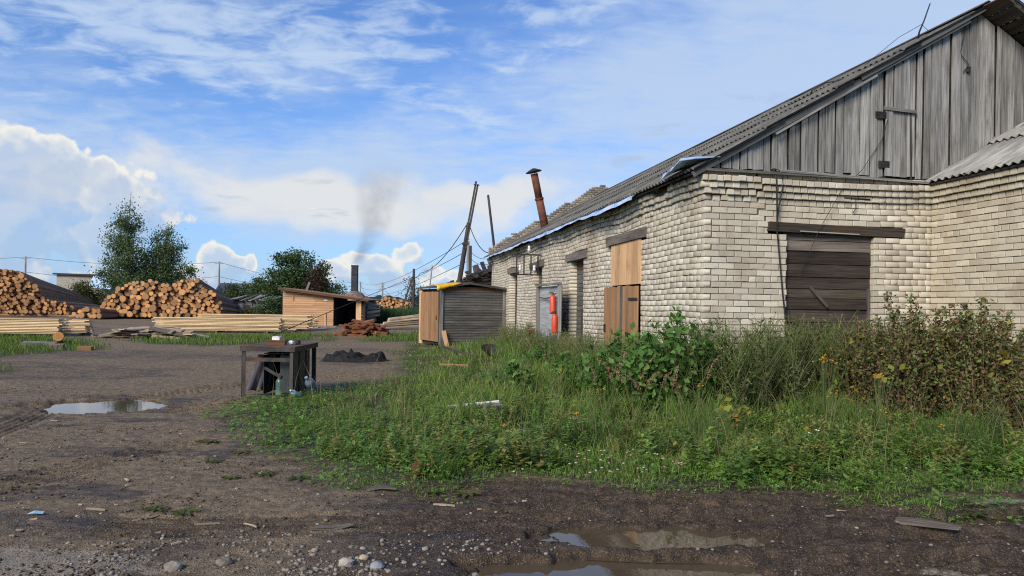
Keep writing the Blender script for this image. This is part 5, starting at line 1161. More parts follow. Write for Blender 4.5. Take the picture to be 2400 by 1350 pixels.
tree('broad_tree', 697, 74, [(-.2, 5.6, 2.0, 1.5), (-1.9, 4.4, 1.5, 1.4), (.2, 3.8, 2.4, 1.6), (2.0, 4.5, 1.5, 1.6), (2.8, 2.8, 1.4, 1.4), (-1.4, 2.6, 2.0, 1.4)], 260, 13000, .25, DK+[(.05, .085, .035)], 'broad round crowned tree behind the pine shed', spread=.40, tr=.22, top=5.8)
tree('reddish_tree', 742, 70, [(.1, 4.4, .8, 1.1), (0, 3.2, 1.1, 1.1)], 70, 2600, .2, RD, 'reddish brown leaved small tree in front of the broad tree', spread=.3, tr=.1, top=4.6)
tree('slim_bush', 790, 82, [(0, 2.6, .9, 1.4), (.6, 2.0, .8, 1.0)], 60, 2200, .22, DK, 'slim dark bush right of the reddish tree', 'bush', spread=.34, tr=.1)
tree('shrub', 205, 80, [(0, 2.0, 1.6, 1.5), (-.8, 3.0, .8, 1.0), (1.0, 1.6, 1.2, 1.2)], 120, 5000, .19, OL, 'olive green bush before the flat roofed shed', 'bush', trunk=False, spread=.35)
tree('shrub', 470, 84, [(0, 2.3, 1.2, 1.3), (.3, 3.5, .5, .6), (-.9, 1.6, .8, 1.0)], 60, 2300, .21, DK, 'dark bush between the birch and the slate roof', 'bush', trunk=False, spread=.32)
tree('shrub', 560, 82, [(0, 2.2, 1.7, 1.4), (-.8, 2.6, .9, 1.1), (.9, 3.3, .7, .7)], 110, 4300, .21, DK, 'dark dense bush above the slate roof', 'bush', trunk=False, spread=.34)
tree('shrub', 615, 80, [(0, 2.6, 1.5, 1.6), (-.3, 3.7, .8, .8), (.9, 2.0, 1.3, 1.2)], 110, 4300, .21, DK, 'tall dark bush behind the ruined barn', 'bush', trunk=False, spread=.34)
tree('shrub', 634, 60, [(0, 1.0, .9, .9), (-.6, .7, .6, .6)], 60, 2600, .17, DK, 'dark leafy bush hugging the pine shed left corner', 'bush', trunk=False, spread=.26)
tree('shrub', 596, 62, [(0, .55, 1.0, .5), (.8, .5, .6, .45)], 40, 1800, .16, OL, 'low green bush before the ruined barn doorway', 'bush', trunk=False, spread=.22)
tree('sparse_tree', 966, 74, [(0, 3.6, .9, .9), (-.6, 2.6, .7, .8), (.5, 2.4, .9, 1.0), (0, 1.2, 1.2, .9)], 60, 900, .2, [(.06, .09, .05), (.08, .10, .06)], 'sparse grey green sapling around the braced pole', spread=.28, tr=.07, top=4.2)
tree('sapling', 1088, 37, [(0, 2.75, .28, .30), (.2, 2.4, .3, .4)], 24, 420, .10, DK, 'leafy sapling peeking over the hut roof by the leaning pole', spread=.12, tr=.03, top=2.8)
# wood on the horizon
n = 1500; xx = rng.uniform(-650, 650, n); yy = rng.uniform(430, 560, n); hh_ = rng.uniform(3.5, 8.0, n)*(.75+.5*fbm(xx*.02, yy*.02, 3, 9)); ico = MB().lathe([(.3, 0), (.9, .25), (1, .5), (.7, .8), (.2, 1)], 7)
TV = np.array(ico.v); q4 = np.array([f for f in ico.f if len(f) == 4]); V, F_ = scatter(TV, [q4], np.stack([xx, yy, np.full(n, -.5)], 1), rng.uniform(0, 6, n), np.stack([rng.uniform(4, 9, n), rng.uniform(4, 9, n), hh_], 1))
tag(link('far_wood', np_mesh('far_wood', V, F_, M_LEAF, colr=pick([(.035, .055, .045), (.045, .065, .05)], n, len(TV)))), 'low dark wood along the horizon', 'wood', kind='stuff')

# ------------------------------------------------------------------ grass and weeds
def localxy(x, y): dx_, dy_ = x-CORNER.x, y-CORNER.y; c_, s_ = math.cos(ANG), math.sin(ANG); return dx_*c_+dy_*s_, -dx_*s_+dy_*c_
def free(x, y):
    lx, ly = localxy(x, y); inside = (lx > -.03) & (ly > -.03); ann = (lx > INX-.05) & (ly > -4.0); hx_, hy_ = (x-hp.x), (y-hp.y); hl = hx_*math.cos(HR)+hy_*math.sin(HR); hd = -hx_*math.sin(HR)+hy_*math.cos(HR)
    return ~(inside | ann | ((hl > -.05) & (hl < HW+.1) & (hd > -.02) & (hd < HD)))
def wallnear(x, y):
    lx, ly = localxy(x, y); df = np.where(lx > -.5, np.abs(ly), 9); dl = np.where(ly > -.5, np.abs(lx), 9); da = np.where(ly > -3.8, np.abs(lx-INX), 9); return np.minimum(np.minimum(df, dl), da)
def sample(n, y0, y1, p=-.6, u0=-.5, u1=.86):
    a = p+1; t_ = rng.random(n); y = (y0**a+(y1**a-y0**a)*t_)**(1/a); x = rng.uniform(u0, u1, n)*y; return x, y
def blades(x, y, h, w, lean, cols, jit=.22, mat=None):
    n = len(x); z = HGT(x, y)-.01; an = rng.uniform(0, 6.283, n); fa = rng.uniform(0, 6.283, n); cx, sx_ = np.cos(an), np.sin(an); fx, fy = np.cos(fa), np.sin(fa); o_ = np.stack([x, y, z], 1)
    l = lean*h*rng.uniform(.2, 1.3, n); P0 = o_; P1 = o_+np.stack([cx*l*.35, sx_*l*.35, h*.55], 1); P2 = o_+np.stack([cx*l, sx_*l, h*(1-.25*np.minimum(1, lean*rng.uniform(.3, 1.2, n)))], 1); W = np.stack([fx*w, fy*w, np.zeros(n)], 1)*.5
    V = np.stack([P0-W*.8, P0+W*.8, P1-W, P1+W, P2], 1).reshape(-1, 3); b_ = (np.arange(n)*5)[:, None]
    return V, [b_+np.array([[0, 1, 3, 2]]), b_+np.array([[2, 3, 4]])], np.repeat(cols, 5, 0)
GRC = np.array([(.115, .205, .040), (.160, .270, .048), (.215, .310, .062), (.125, .205, .062), (.30, .295, .095), (.38, .32, .16)])
def grasscol(x, y, n, dryb=0.0):
    f = fbm(x*.8, y*.8, 4, 70); g = np.clip((f-.3)*2.4+rng.normal(0, .18, n), 0, .999); i = (g*4).astype(int); c = GRC[i]; dry_ = rng.random(n) < .10+dryb; c = np.where(dry_[:, None], GRC[5], c); return c*(1+rng.uniform(-.28, .28, (n, 1)))
x, y = sample(330000, 5.4, 33, -.75); d0 = vegd(x, y); ok = (d0 > -.05) & free(x, y) & (rng.random(len(x)) < sst(d0, -.1, .5)*(.02+.95*sst(fbm(x*1.3, y*1.3, 4, 80), .38, .64)))
x, y, d0 = x[ok], y[ok], d0[ok]; n = len(x); wn_ = wallnear(x, y); h = .07+.36*sst(d0, .25, 2.0)*(.08+1.25*sst(fbm(x*1.2, y*1.2, 4, 81), .34, .70)) + .26*sst(wn_, 2.0, .5)+.06*sst(y, 9, 14); h *= rng.uniform(.45, 1.25, n)*(.38+.62*sst(x, -3.2, .2))
V, F_, C_ = blades(x, y, h, (.0040+.0050*rng.random(n))*np.clip(y/8, .9, 2.6), .55, grasscol(x, y, n)); print('grass', n)
tag(link('meadow_grass', np_mesh('meadow_grass', V, F_, M_GRASS, colr=C_)), 'rank green grass growing in front of the brick workshop', 'grass', kind='stuff')
x, y = sample(90000, 12, 60, -.2, -.95, .05); d0 = stripd(x, y); ok = (d0 > -.1) & (rng.random(len(x)) < sst(d0, -.2, .7)); x, y = x[ok], y[ok]; n = len(x); tall = inpoly(x, y, STRIPS[4]); h = np.where(tall, rng.uniform(.7, 1.3, n), rng.uniform(.05, .20, n)+.10*fbm(x*.6, y*.6, 3, 83))
V, F_, C_ = blades(x, y, h, .012*np.clip(y/16, 1, 3), .5, np.where(tall[:, None], np.array([[.060, .115, .040]]), np.array([[.13, .20, .035]]))*(1+rng.uniform(-.3, .3, (n, 1)))); tag(link('yard_grass', np_mesh('yard_grass', V, F_, M_GRASS, colr=C_)), 'short bright green grass strips across the timber yard', 'grass', kind='stuff')
# tall grass by the far log stack
x = rng.uniform(-11.6, -6.2, 9000); y = rng.uniform(52, 62, 9000); n = len(x); V, F_, C_ = blades(x, y, rng.uniform(.7, 1.5, n), np.full(n, .05), .45, np.array([[.050, .105, .034]])*(1+rng.uniform(-.3, .35, (n, 1)))); tag(link('tall_grass', np_mesh('tall_grass', V, F_, M_GRASS, colr=C_)), 'tall blue green grass before the far log stack', 'grass', kind='stuff')
# clover and small leaves along the mud edge
def clover_tmpl():
    V, F_ = [], []
    for k in range(3):
        a = k*2.094; c_, s_ = math.cos(a), math.sin(a); b0 = len(V)
        for (u, w) in ((0, 0), (.6, .42), (1.0, .28), (.92, 0), (1.0, -.28), (.6, -.42)): V.append((u*c_-w*s_, u*s_+w*c_, .12*u))
        F_.append([b0+i for i in range(6)])
    return np.array(V), [np.array(F_)]
TV, TF = clover_tmpl(); x, y = sample(60000, 5.3, 13, -1.2); d0 = vegd(x, y); patch = fbm(x*.9, y*.9, 3, 90); ok = (d0 > -.12) & (rng.random(len(x)) < np.maximum(sst(d0, -.15, .15)*sst(d0, 2.6, .5), sst(patch, .52, .62)*.8)*.8) & (d0 < 3.5); x, y, d0 = x[ok], y[ok], d0[ok]; n = len(x)
zz = HGT(x, y)+rng.uniform(.01, .16, n)*sst(d0, -.1, .5); V, F_ = scatter(TV, TF, np.stack([x, y, zz], 1), rng.uniform(0, 6.28, n), rng.uniform(.010, .024, n)*np.clip(y/7, .9, 1.4), rng.normal(0, .45, n)); print('clover', n)
tag(link('clover', np_mesh('clover', V, F_, M_LEAF, colr=pick([(.120, .255, .044), (.150, .300, .052), (.100, .210, .040), (.185, .275, .058)], n, len(TV), .25))), 'low clover carpet along the edge of the mud', 'clover', kind='stuff')
# weeds with leafy stems, mugwort and goosefoot
def weed_tmpl(seed, h=1.0, nl=70, lw=.26, ls=.085, branch=7):
    r_ = np.random.default_rng(seed); C_, A_ = [], []; V, F4 = [], []
    stems = [((0, 0, 0), (r_.normal(0, .05), r_.normal(0, .05), h))]
    for k in range(branch): z = h*r_.uniform(.35, .92); a = r_.uniform(0, 6.28); l = (h-z)*.55+.10; stems.append(((0, 0, z), (math.cos(a)*l*.6, math.sin(a)*l*.6, z+l*.9)))
    for (p0, p1) in stems:
        p0, p1 = np.array(p0), np.array(p1); w = np.array([.004, 0, 0]); w2 = np.array([0, .004, 0]); b0 = len(V)
        V += [p0-w, p0+w, p1+w*.4, p1-w*.4, p0-w2, p0+w2, p1+w2*.4, p1-w2*.4]; F4 += [[b0, b0+1, b0+2, b0+3], [b0+4, b0+5, b0+6, b0+7]]
    for k in range(nl):
        p0, p1 = [np.array(q) for q in stems[0 if r_.random() < .45 else r_.integers(0, len(stems))]]; f = r_.uniform(.12, 1); c_ = p0+(p1-p0)*f; a = r_.uniform(0, 6.28); s = ls*(1.15-.75*c_[2]/h)*r_.uniform(.6, 1.3); d_ = np.array([math.cos(a), math.sin(a), r_.uniform(-.35, .7)]); d_ /= np.linalg.norm(d_); sd_ = np.cross(d_, [0, 0, 1]); sd_ /= np.linalg.norm(sd_)+1e-9; b0 = len(V)
        V += [c_, c_+d_*s*.55+sd_*s*lw, c_+d_*s, c_+d_*s*.55-sd_*s*lw]; F4.append([b0, b0+1, b0+2, b0+3])
    return np.array(V), [np.array(F4)]
def weeds(name, xs, ys, hs, cols, label, cat, seed, **kw):
    VV, FF, CC, off = [], [], [], 0
    for v in range(5):
        s = np.arange(len(xs)) % 5 == v; TV, TF = weed_tmpl(seed+v, **kw); k = s.sum(); V, F_ = scatter(TV, TF, np.stack([xs[s], ys[s], HGT(xs[s], ys[s])-.02], 1), rng.uniform(0, 6.28, k), hs[s], rng.normal(0, .10, k)); VV.append(V); FF.append(F_[0]+off); off += len(V); CC.append(pick(cols, k, len(TV), .2))
    tag(link(name, np_mesh(name, np.concatenate(VV), [np.concatenate(FF)], M_LEAF, colr=np.concatenate(CC))), label, cat, kind='stuff')
x, y = sample(26000, 6.0, 30, -.5); d0 = vegd(x, y); wn_ = wallnear(x, y); ok = free(x, y) & (d0 > .7) & (rng.random(len(x)) < sst(wn_, 3.4, .5)*.16*(.3+1.4*fbm(x*1.2, y*1.2, 3, 95))); x, y = x[ok], y[ok]; h = (.40+.58*sst(wallnear(x, y), 2.8, .4))*rng.uniform(.6, 1.2, len(x)); h *= np.where(localxy(x, y)[0] < -.3, .78, 1.0)
weeds('mugwort', x, y, h, [(.145, .190, .060), (.180, .215, .082), (.125, .175, .048), (.21, .22, .11)], 'thick grey green mugwort weeds crowding the foot of the walls', 'weeds', 100, nl=110, ls=.11); print('mugwort', len(x))
def strip(n, lx0, lx1, ly0, ly1): a, b_ = rng.uniform(lx0, lx1, n), rng.uniform(ly0, ly1, n); c_, s_ = math.cos(ANG), math.sin(ANG); return CORNER.x+a*c_-b_*s_, CORNER.y+a*s_+b_*c_
xa, ya_ = strip(230, -.9, INX-.2, -1.7, -.1); xb, yb_ = strip(110, 2.2, INX+.4, -2.6, -.8); xc2, yc2 = strip(260, -1.3, -.08, .1, 13)
x = np.concatenate([xa, xb, xc2]); y = np.concatenate([ya_, yb_, yc2]); h = np.concatenate([rng.uniform(.9, 1.55, 230), rng.uniform(.7, 1.2, 110), rng.uniform(.6, 1.1, 260)]); ok = free(x, y); x, y, h = x[ok], y[ok], h[ok]
weeds('goosefoot', x, y, h, [(.155, .200, .064), (.185, .220, .084), (.13, .18, .052), (.27, .26, .14), (.22, .225, .105)], 'tall feathery goosefoot weeds standing along the brick walls', 'weeds', 140, nl=105, ls=.10, lw=.19, branch=12)
x, y = sample(9000, 6.2, 22, -.7); d0 = vegd(x, y); ok = free(x, y) & (d0 > .8) & (rng.random(len(x)) < .25); x, y = x[ok], y[ok]; n = len(x)
V, F_, C_ = blades(x, y, rng.uniform(.45, .85, n), np.full(n, .004)*np.clip(y/8, 1, 2), .5, pick([(.26, .22, .11), (.30, .21, .12), (.20, .20, .08)], n)); tag(link('dry_stalks', np_mesh('dry_stalks', V, F_, M_GRASS, colr=C_)), 'thin dry straw stalks rising through the grass', 'stalks', kind='stuff')
x, y = sample(14000, 5.8, 24, -.7); d0 = vegd(x, y); ok = free(x, y) & (d0 > .45) & (rng.random(len(x)) < .14+.85*sst(fbm(x*1.2, y*1.2, 3, 97), .42, .60)); x, y = x[ok], y[ok]
weeds('leafy_herbs', x, y, rng.uniform(.12, .40, len(x))*(.45+.55*sst(x, -3, .3)), [(.145, .250, .048), (.190, .300, .060), (.235, .305, .075), (.135, .215, .052), (.29, .28, .09)], 'small leafy herbs mixed through the grass', 'weeds', 120, nl=40, ls=.36, lw=.24, branch=4); print('herbs', len(x))
# rosettes on bare earth
def rosette(n_=8):
    V, F_ = [], []
    for k in range(n_):
        a = k*2.4; c_, s_ = math.cos(a), math.sin(a); l = .8+.4*((k*37) % 10)/10; b0 = len(V)
        for (u, w, z) in ((0, 0, 0), (.5*l, .17, .22), (l, 0, .12), (.5*l, -.17, .22)): V.append((u*c_-w*s_, u*s_+w*c_, z))
        F_.append([b0, b0+1, b0+2, b0+3])
    return np.array(V), [np.array(F_)]
TV, TF = rosette(); ROS = [(490, 1040, .14), (620, 1110, .12), (430, 1200, .12), (360, 1195, .10), (2275, 1205, .16), (2290, 1195, .10), (1095, 1160, .14), (1020, 1155, .11), (560, 1065, .12), (500, 1085, .10), (540, 1120, .10), (1385, 1195, .07), (650, 1045, .16), (700, 1120, .12)]
for i, (px, py, s) in enumerate(ROS):
    q = GP(px, py); o_ = link('weed_rosette', np_mesh('weed_rosette', TV*s, TF, M_LEAF, colr=pick([(.12, .15, .05), (.09, .13, .04), (.15, .14, .06)], 1, len(TV)))); o_.location = q; o_.rotation_euler = (0, 0, i*1.1); tag(o_, 'small flat weed rosette on the bare brown earth', 'weed', 'rosettes on bare earth')
# ---- single plants
def plant_leaves(C_, size, cols, wr=.3, up=.6, droop=.3, jit=.22): V, F_ = leaf_arrays(np.array(C_), size, wr, droop, up); return np_mesh('leaves', V, [F_], M_LEAF, colr=pick(cols, len(C_), 4, jit))
def bushy(name, px, py, Y, hgt, rad, nst, nleaf, ls, cols, stemcol, label, cat='plant', mat=None, lean=.35, wr=.3, droop=.3, leafmat_=None, group=None, topbias=.7):
    q = P(px, py, Y); e = empty(name, (q.x, Y, gz(q.x, Y)), 0, label, cat, group); mb = MB(); C_ = []
    for k in range(nst):
        a = random.uniform(0, 6.28); r_ = rad*random.random()**.6; h = hgt*random.uniform(.6, 1.05)*(1-.35*(r_/rad)**2); tip = Vector((math.cos(a)*r_, math.sin(a)*r_*.7, h)); b0 = Vector((math.cos(a)*r_*.3, math.sin(a)*r_*.25, -.05)); mid = b0.lerp(tip, .5)+Vector((0, 0, .08*h)); mb.tube([b0, mid, tip], [.009, .007, .003], 5, cap=False)
        for j in range(int(nleaf/nst)):
            f = random.random()**topbias; p = (b0.lerp(mid, f*2) if f < .5 else mid.lerp(tip, f*2-1)); C_.append(p+Vector((random.gauss(0, .075), random.gauss(0, .075), random.gauss(0, .05)))*(ls/.12))
    C_ = np.array([c_ for c_ in C_ if c_.z > .02]); s = ls*rng.uniform(.55, 1.35, len(C_)); V, F_ = leaf_arrays(C_, s, wr, droop, .8)
    link('leaves', np_mesh('leaves', V, [F_], leafmat_ or M_LEAF, colr=pick(cols, len(C_), 4, .25)), e); link('stems', mb.mesh('stems', stemcol), e); return e
M_GST = simple('green_stem', (.06, .09, .025, 1), (.10, .12, .04, 1), .8, (5,5,5), 3, .2, 0); M_BST = simple('dry_stem', (.11, .068, .036, 1), (.24, .16, .085, 1), .9, (5,5,5), 3, .3, 0)
SHG = [(.085, .175, .040), (.115, .225, .052), (.145, .255, .06), (.07, .145, .034)]
bushy('leafy_shrub', 1560, 900, 9.7, 1.62, .70, 34, 1700, .115, SHG, M_GST, 'bright green broad leaved shrub before the fresh plank door', 'shrub')
bushy('leafy_shrub', 1645, 900, 9.9, 1.5, .5, 22, 950, .10, SHG, M_GST, 'darker leafy shrub at the workshop corner', 'shrub')
bushy('leafy_shrub', 1430, 890, 10.4, 1.35, .62, 24, 1050, .105, SHG+[(.10, .20, .05)], M_GST, 'green leafy shrub left of the fresh plank door', 'shrub')
bushy('leafy_shrub', 1205, 890, 12.0, .75, .45, 14, 460, .09, SHG, M_GST, 'low pale green shrub in the open grass before the fire board', 'shrub')
bushy('leafy_shrub', 1330, 880, 13.2, .85, .45, 14, 480, .10, SHG, M_GST, 'small leafy shrub below the narrow grey boarded opening', 'shrub')
bushy('leafy_shrub', 1262, 870, 16.0, .80, .5, 14, 480, .10, SHG, M_GST, 'leafy shrub at the left post of the fire board', 'shrub')
BRN = [(.115, .070, .036), (.16, .10, .052), (.10, .075, .034), (.21, .14, .07), (.14, .15, .045), (.12, .17, .045), (.10, .15, .04)]
for (px, py, Y, hh2, rd_, nl_, lab) in ((2120, 930, 9.5, 1.85, .85, 1700, 'dried brown burdock thicket below the boarded window'), (2300, 930, 9.0, 1.80, .78, 1600, 'dried brown weed thicket before the annex wall'), (2400, 950, 8.6, 1.35, .5, 800, 'withered brown weeds at the annex wall end'), (2000, 930, 9.9, 1.45, .45, 600, 'thin withered weeds under the dark window boards')):
    e = bushy('dried_bush', px, py, Y, hh2, rd_, 52, nl_*6, .050, BRN+[(.06, .075, .026)], M_BST, lab, 'bush', leafmat_=M_DRY, droop=.8, topbias=.55)
    k = 44; C_ = np.stack([rng.normal(0, rd_*.5, k), rng.normal(-.15, rd_*.35, k), rng.uniform(.25, 1.0, k)*hh2*.9], 1); V, F_ = leaf_arrays(C_, .10*rng.uniform(.6, 1.3, k), .36, .3, 1.5); link('yellow_leaves', np_mesh('yellow_leaves', V, [F_], M_LEAF, colr=pick([(.30, .28, .035), (.36, .25, .03), (.20, .27, .04), (.22, .25, .05)], k, 4)), e)
bushy('dark_bush', 2270, 900, 9.6, 1.85, .38, 14, 420, .09, [(.05, .095, .025), (.07, .12, .035)], M_GST, 'green bush rising out of the dried weeds at the annex', 'bush')
bushy('yellow_vine', 1715, 950, 8.4, .62, .22, 9, 90, .085, [(.28, .25, .035), (.22, .25, .045), (.34, .22, .04), (.14, .18, .04)], M_GST, 'yellowing broad leaved plant in the tall grass', 'plant', wr=.42)
def tuft(name, px, py, Y, n, h, spread, lean, cols, w, label, cat='grass', group=None):
    q = P(px, py, Y); x = q.x+rng.normal(0, spread, n); y = Y+rng.normal(0, spread*.7, n); V, F_, C_ = blades(x, y, h*rng.uniform(.5, 1.15, n), np.full(n, w), lean, pick(cols, n)); V = V-np.array([[q.x, Y, 0]]); o_ = link(name, np_mesh(name, V, F_, M_GRASS, colr=C_)); o_.location = (q.x, Y, 0); return tag(o_, label, cat, group)
tuft('grass_tussock', 1370, 1020, 7.7, 420, .52, .16, 1.0, [(.055, .10, .026), (.075, .125, .032)], .006, 'big dark arching grass tussock in the meadow'); tuft('grass_tussock', 1050, 1125, 6.4, 110, .30, .05, .8, [(.11, .19, .035), (.09, .16, .03)], .006, 'bright green grass tuft at the mud edge')
tuft('grass_tussock', 2260, 1000, 7.9, 420, .55, .26, .8, [(.08, .145, .035), (.10, .17, .04)], .006, 'lush green grass clump below the dried bushes'); tuft('grass_tussock', 1640, 985, 8.0, 300, .60, .20, .6, [(.10, .165, .045), (.13, .19, .06)], .006, 'pale green grass clump under the reed plumes')
tuft('grass_tussock', 1780, 1040, 7.3, 260, .42, .2, .8, [(.12, .19, .04), (.15, .19, .05)], .006, 'yellow green grass clump in the meadow middle')
for i, (px, py) in enumerate([(1432, 880), (1460, 890), (1448, 872), (1505, 880), (1520, 895), (1495, 905), (1552, 902), (1578, 900), (1590, 915), (1660, 880), (1395, 885)]):
    Y = random.uniform(8.3, 9.2); q = P(px, py, Y); g0 = gz(q.x, Y); e = empty('reed_plume', (q.x, Y, g0), 0, 'reddish tan feathery grass plume above the meadow', 'grass plume', 'reed grass plumes'); H = q.z-g0; ln = random.uniform(-.25, .2); pl = random.uniform(.16, .30)
    MB().tube([(-ln*1.6, 0, 0), (-ln*.6, 0, H*.55), (0, 0, H)], [.003, .0025, .0015], 5, cap=False).build('stalk', M_BST, e)
    t_ = rng.random(90); C_ = np.stack([ln*.9*t_*t_+rng.normal(0, .010, 90)*(1-t_*.6)*1.6, rng.normal(0, .012, 90), H-.04+t_*pl], 1); V, F_ = leaf_arrays(C_, .035*rng.uniform(.6, 1.3, 90), .16, -.9, 0); link('plume', np_mesh('plume', V, [F_], M_DRY, colr=pick([(.26, .15, .085), (.34, .21, .12), (.22, .12, .07)], 90, 4)), e)
def flower(name, px, py, Y, n, r, cols, label, grp, hs=.012, cat='flower'):
    q = P(px, py, Y); g0 = gz(q.x, Y); e = empty(name, (q.x, Y, g0), 0, label, cat, grp); H = max(.08, q.z-g0); mb = MB(); fl = MB()
    for k in range(n):
        x, y, z = random.gauss(0, r), random.gauss(0, r*.6), H+random.gauss(0, r*.35); mb.tube([(x*.2, y*.2, max(0, H*.35)), (x, y, z)], .002, 4, cap=False); fl.lathe([(hs*.6, 0), (hs, hs*.4), (hs*.5, hs*.9)], 6, 0, Matrix.Translation((x, y, z)))
    mb.tube([(0, 0, -.02), (0, 0, H*.4)], .003, 4); mb.build('stem', M_GST, e); me = fl.mesh('blossom', M_PETAL); c = np.ones((len(fl.v), 4), np.float32); c[:, :3] = np.repeat(pick(cols, n), 18, 0); me.attributes.new('Col', 'FLOAT_COLOR', 'POINT').data.foreach_set('color', c.ravel()); link('blossom', me, e)
TAN = [(.62, .34, .02), (.70, .42, .03), (.55, .26, .015)]
for (px, py, Y, n, r) in ((1935, 846, 8.6, 26, .10), (2064, 885, 8.2, 16, .08), (1388, 914, 8.6, 7, .04), (1412, 912, 8.6, 6, .03), (1175, 998, 8.4, 8, .025), (1350, 972, 8.2, 6, .03), (935, 942, 10.5, 5, .04), (608, 916, 11.4, 3, .03), (1950, 925, 7.9, 6, .06), (2205, 1000, 7.6, 5, .03), (1765, 1030, 7.2, 5, .04), (1908, 1048, 7.1, 5, .03), (1822, 1024, 7.3, 4, .03), (1310, 870, 10.0, 6, .06), (2075, 962, 7.9, 5, .04), (985, 950, 10.2, 3, .02), (1890, 1005, 7.4, 4, .02), (1640, 905, 8.3, 5, .03)): flower('tansy', px, py, Y, n, r, TAN, {26: 'broad orange tansy clump below the dark boarded window', 16: 'orange yellow tansy clump at the foot of the dried bush'}.get(n, 'orange yellow tansy head among the grass'), 'tansy flowers in the grass')
PNK = [(.50, .26, .24), (.60, .40, .36), (.55, .48, .40)]
for k in range(70):
    px = random.gauss(1450, 110) if k < 44 else random.uniform(850, 2350); py = random.uniform(1062, 1120) if k < 44 else random.uniform(1000, 1130); flower('clover_flower', px, py-8, G(px, py+30).y, 1, .004, PNK, 'small pink clover flower near the mud edge', 'pink clover flowers', .013)
for (px, py, Y) in ((1307, 925, 8.6), (1345, 985, 8.0), (1352, 982, 8.0), (2018, 965, 7.8), (2043, 962, 7.8), (1652, 1035, 7.2), (1682, 1030, 7.2)): flower('thistle_flower', px, py, Y, 2, .012, [(.30, .11, .30), (.36, .15, .34)], 'small purple thistle flower in the meadow', 'purple flowers', .014)
for (px, py, Y) in ((1897, 1015, 7.3), (1916, 1010, 7.3)): flower('daisy', px, py, Y, 2, .012, [(.75, .75, .72)], 'small white daisy in the right meadow', 'white daisies', .013)

# ------------------------------------------------------------------ things lying about
def rock(name, px, py, sx_, sy_, sz_, label, grp=None, mat=None):
    q = GP(px, py); bm = bmesh.new(); bmesh.ops.create_icosphere(bm, subdivisions=2, radius=1.0); sd_ = random.random()*50
    for v in bm.verts:
        k = 1+.28*(float(fbm(np.array([v.co.x*1.3+sd_]), np.array([v.co.y*1.3+v.co.z*2.1]), 3, 7)[0])-.5)*2; v.co = Vector((v.co.x*sx_*k, v.co.y*sy_*k, v.co.z*sz_*k))
    me = bpy.data.meshes.new(name); bm.to_mesh(me); bm.free(); me.materials.append(mat or M_STONE); o_ = link(name, me); o_.location = (q.x, q.y, q.z+sz_*.35); o_.rotation_euler = (0, 0, random.uniform(-.5, .5)); return tag(o_, label, 'stone', grp)
M_STL = simple('pale_stone', (.27, .24, .20, 1), (.38, .345, .295, 1), .88, (9,9,9), 6, .2, .2)
rock('stone', 812, 1328, .052, .04, .032, 'pale blocky stone in the foreground gravel', mat=M_STL); rock('stone', 884, 1332, .048, .04, .03, 'blue grey stone in the foreground gravel', mat=simple('bluegrey_stone', (.17, .18, .19, 1), (.28, .29, .30, 1), .85, (9,9,9), 5, .1, .2)); rock('stone', 853, 1312, .034, .03, .018, 'flat yellowish stone between the two gravel blocks', mat=simple('yellow_stone', (.34, .27, .16, 1), (.44, .36, .23, 1), .85, (9,9,9), 5, .1, .2))
rock('stone', 1562, 1158, .066, .035, .022, 'flat pale stone at the grass edge by the mud', mat=M_STL); rock('stone', 526, 1320, .05, .04, .028, 'rounded tan stone left of the foreground gravel'); rock('stone', 405, 1330, .06, .045, .035, 'grey stone by the pale worn concrete')
for k in range(30):
    px, py = random.gauss(760, 260), random.uniform(1285, 1348); s = random.uniform(.010, .022); rock('stone', px, py, s*1.2, s, s*.7, 'small rounded pebble in the foreground gravel', 'pebbles in the gravel')
bm = bmesh.new(); bmesh.ops.create_icosphere(bm, subdivisions=1, radius=1.0); TV = np.array([v.co[:] for v in bm.verts]); TF = np.array([[v.index for v in f.verts] for f in bm.faces]); bm.free()
n = 34000; y = 3.9+5.6*rng.random(n)**1.8; x = rng.uniform(-.8, .8, n)*y; pr = .06+.94*sst(y, 5.1, 4.3)*sst(x, .5, -.3)*sst(x, -2.9, -2.0)*sst(fbm(x*2, y*2, 3, 61), .30, .55); ok = (rng.random(n) < pr) & (vegd(x, y) < .1)
for p in PUD: ok &= pudq(x, y, p) > 1.2
x, y = x[ok], y[ok]; n = len(x); s = .003+.014*rng.random(n)**2.6; V, F_ = scatter(TV, [TF], np.stack([x, y, HGT(x, y)+s*.2], 1), rng.uniform(0, 6.28, n), np.stack([s*rng.uniform(.8, 1.5, n), s, s*.65], 1)); tag(link('gravel', np_mesh('gravel', V, F_, M_STONE, tint=np.repeat(rng.random(n), len(TV)), smooth=True)), 'loose gravel strewn over the foreground earth', 'gravel', kind='stuff'); print('gravel', n)
n = 26000; y = 3.9+9*rng.random(n)**1.6; x = rng.uniform(-.8, .8, n)*y; cl_ = fbm(x*1.6, y*2.4, 4, 66); ok = (vegd(x, y) < .15) & (rng.random(n) < .10+.9*sst(cl_, .48, .66))
for p in PUD: ok &= pudq(x, y, p) > 1.3
x, y = x[ok], y[ok]; n = len(x); s = .003+.012*rng.random(n)**3; V, F_ = scatter(TV*(1+rng.uniform(-.3, .3, TV.shape)), [TF], np.stack([x, y, HGT(x, y)+s*.2], 1), rng.uniform(0, 6.28, n), np.stack([s*rng.uniform(.8, 2.0, n), s, s*.7], 1))
tag(link('soil_crumbs', np_mesh('soil_crumbs', V, F_, simple('soil_crumb', (.035, .024, .015, 1), (.11, .078, .05, 1), .95, (30,30,30), 3, .8, .3), tint=np.repeat(rng.random(n), len(TV)))), 'crumbled dark soil clods strewn over the yard', 'soil', kind='stuff'); print('crumbs', n)
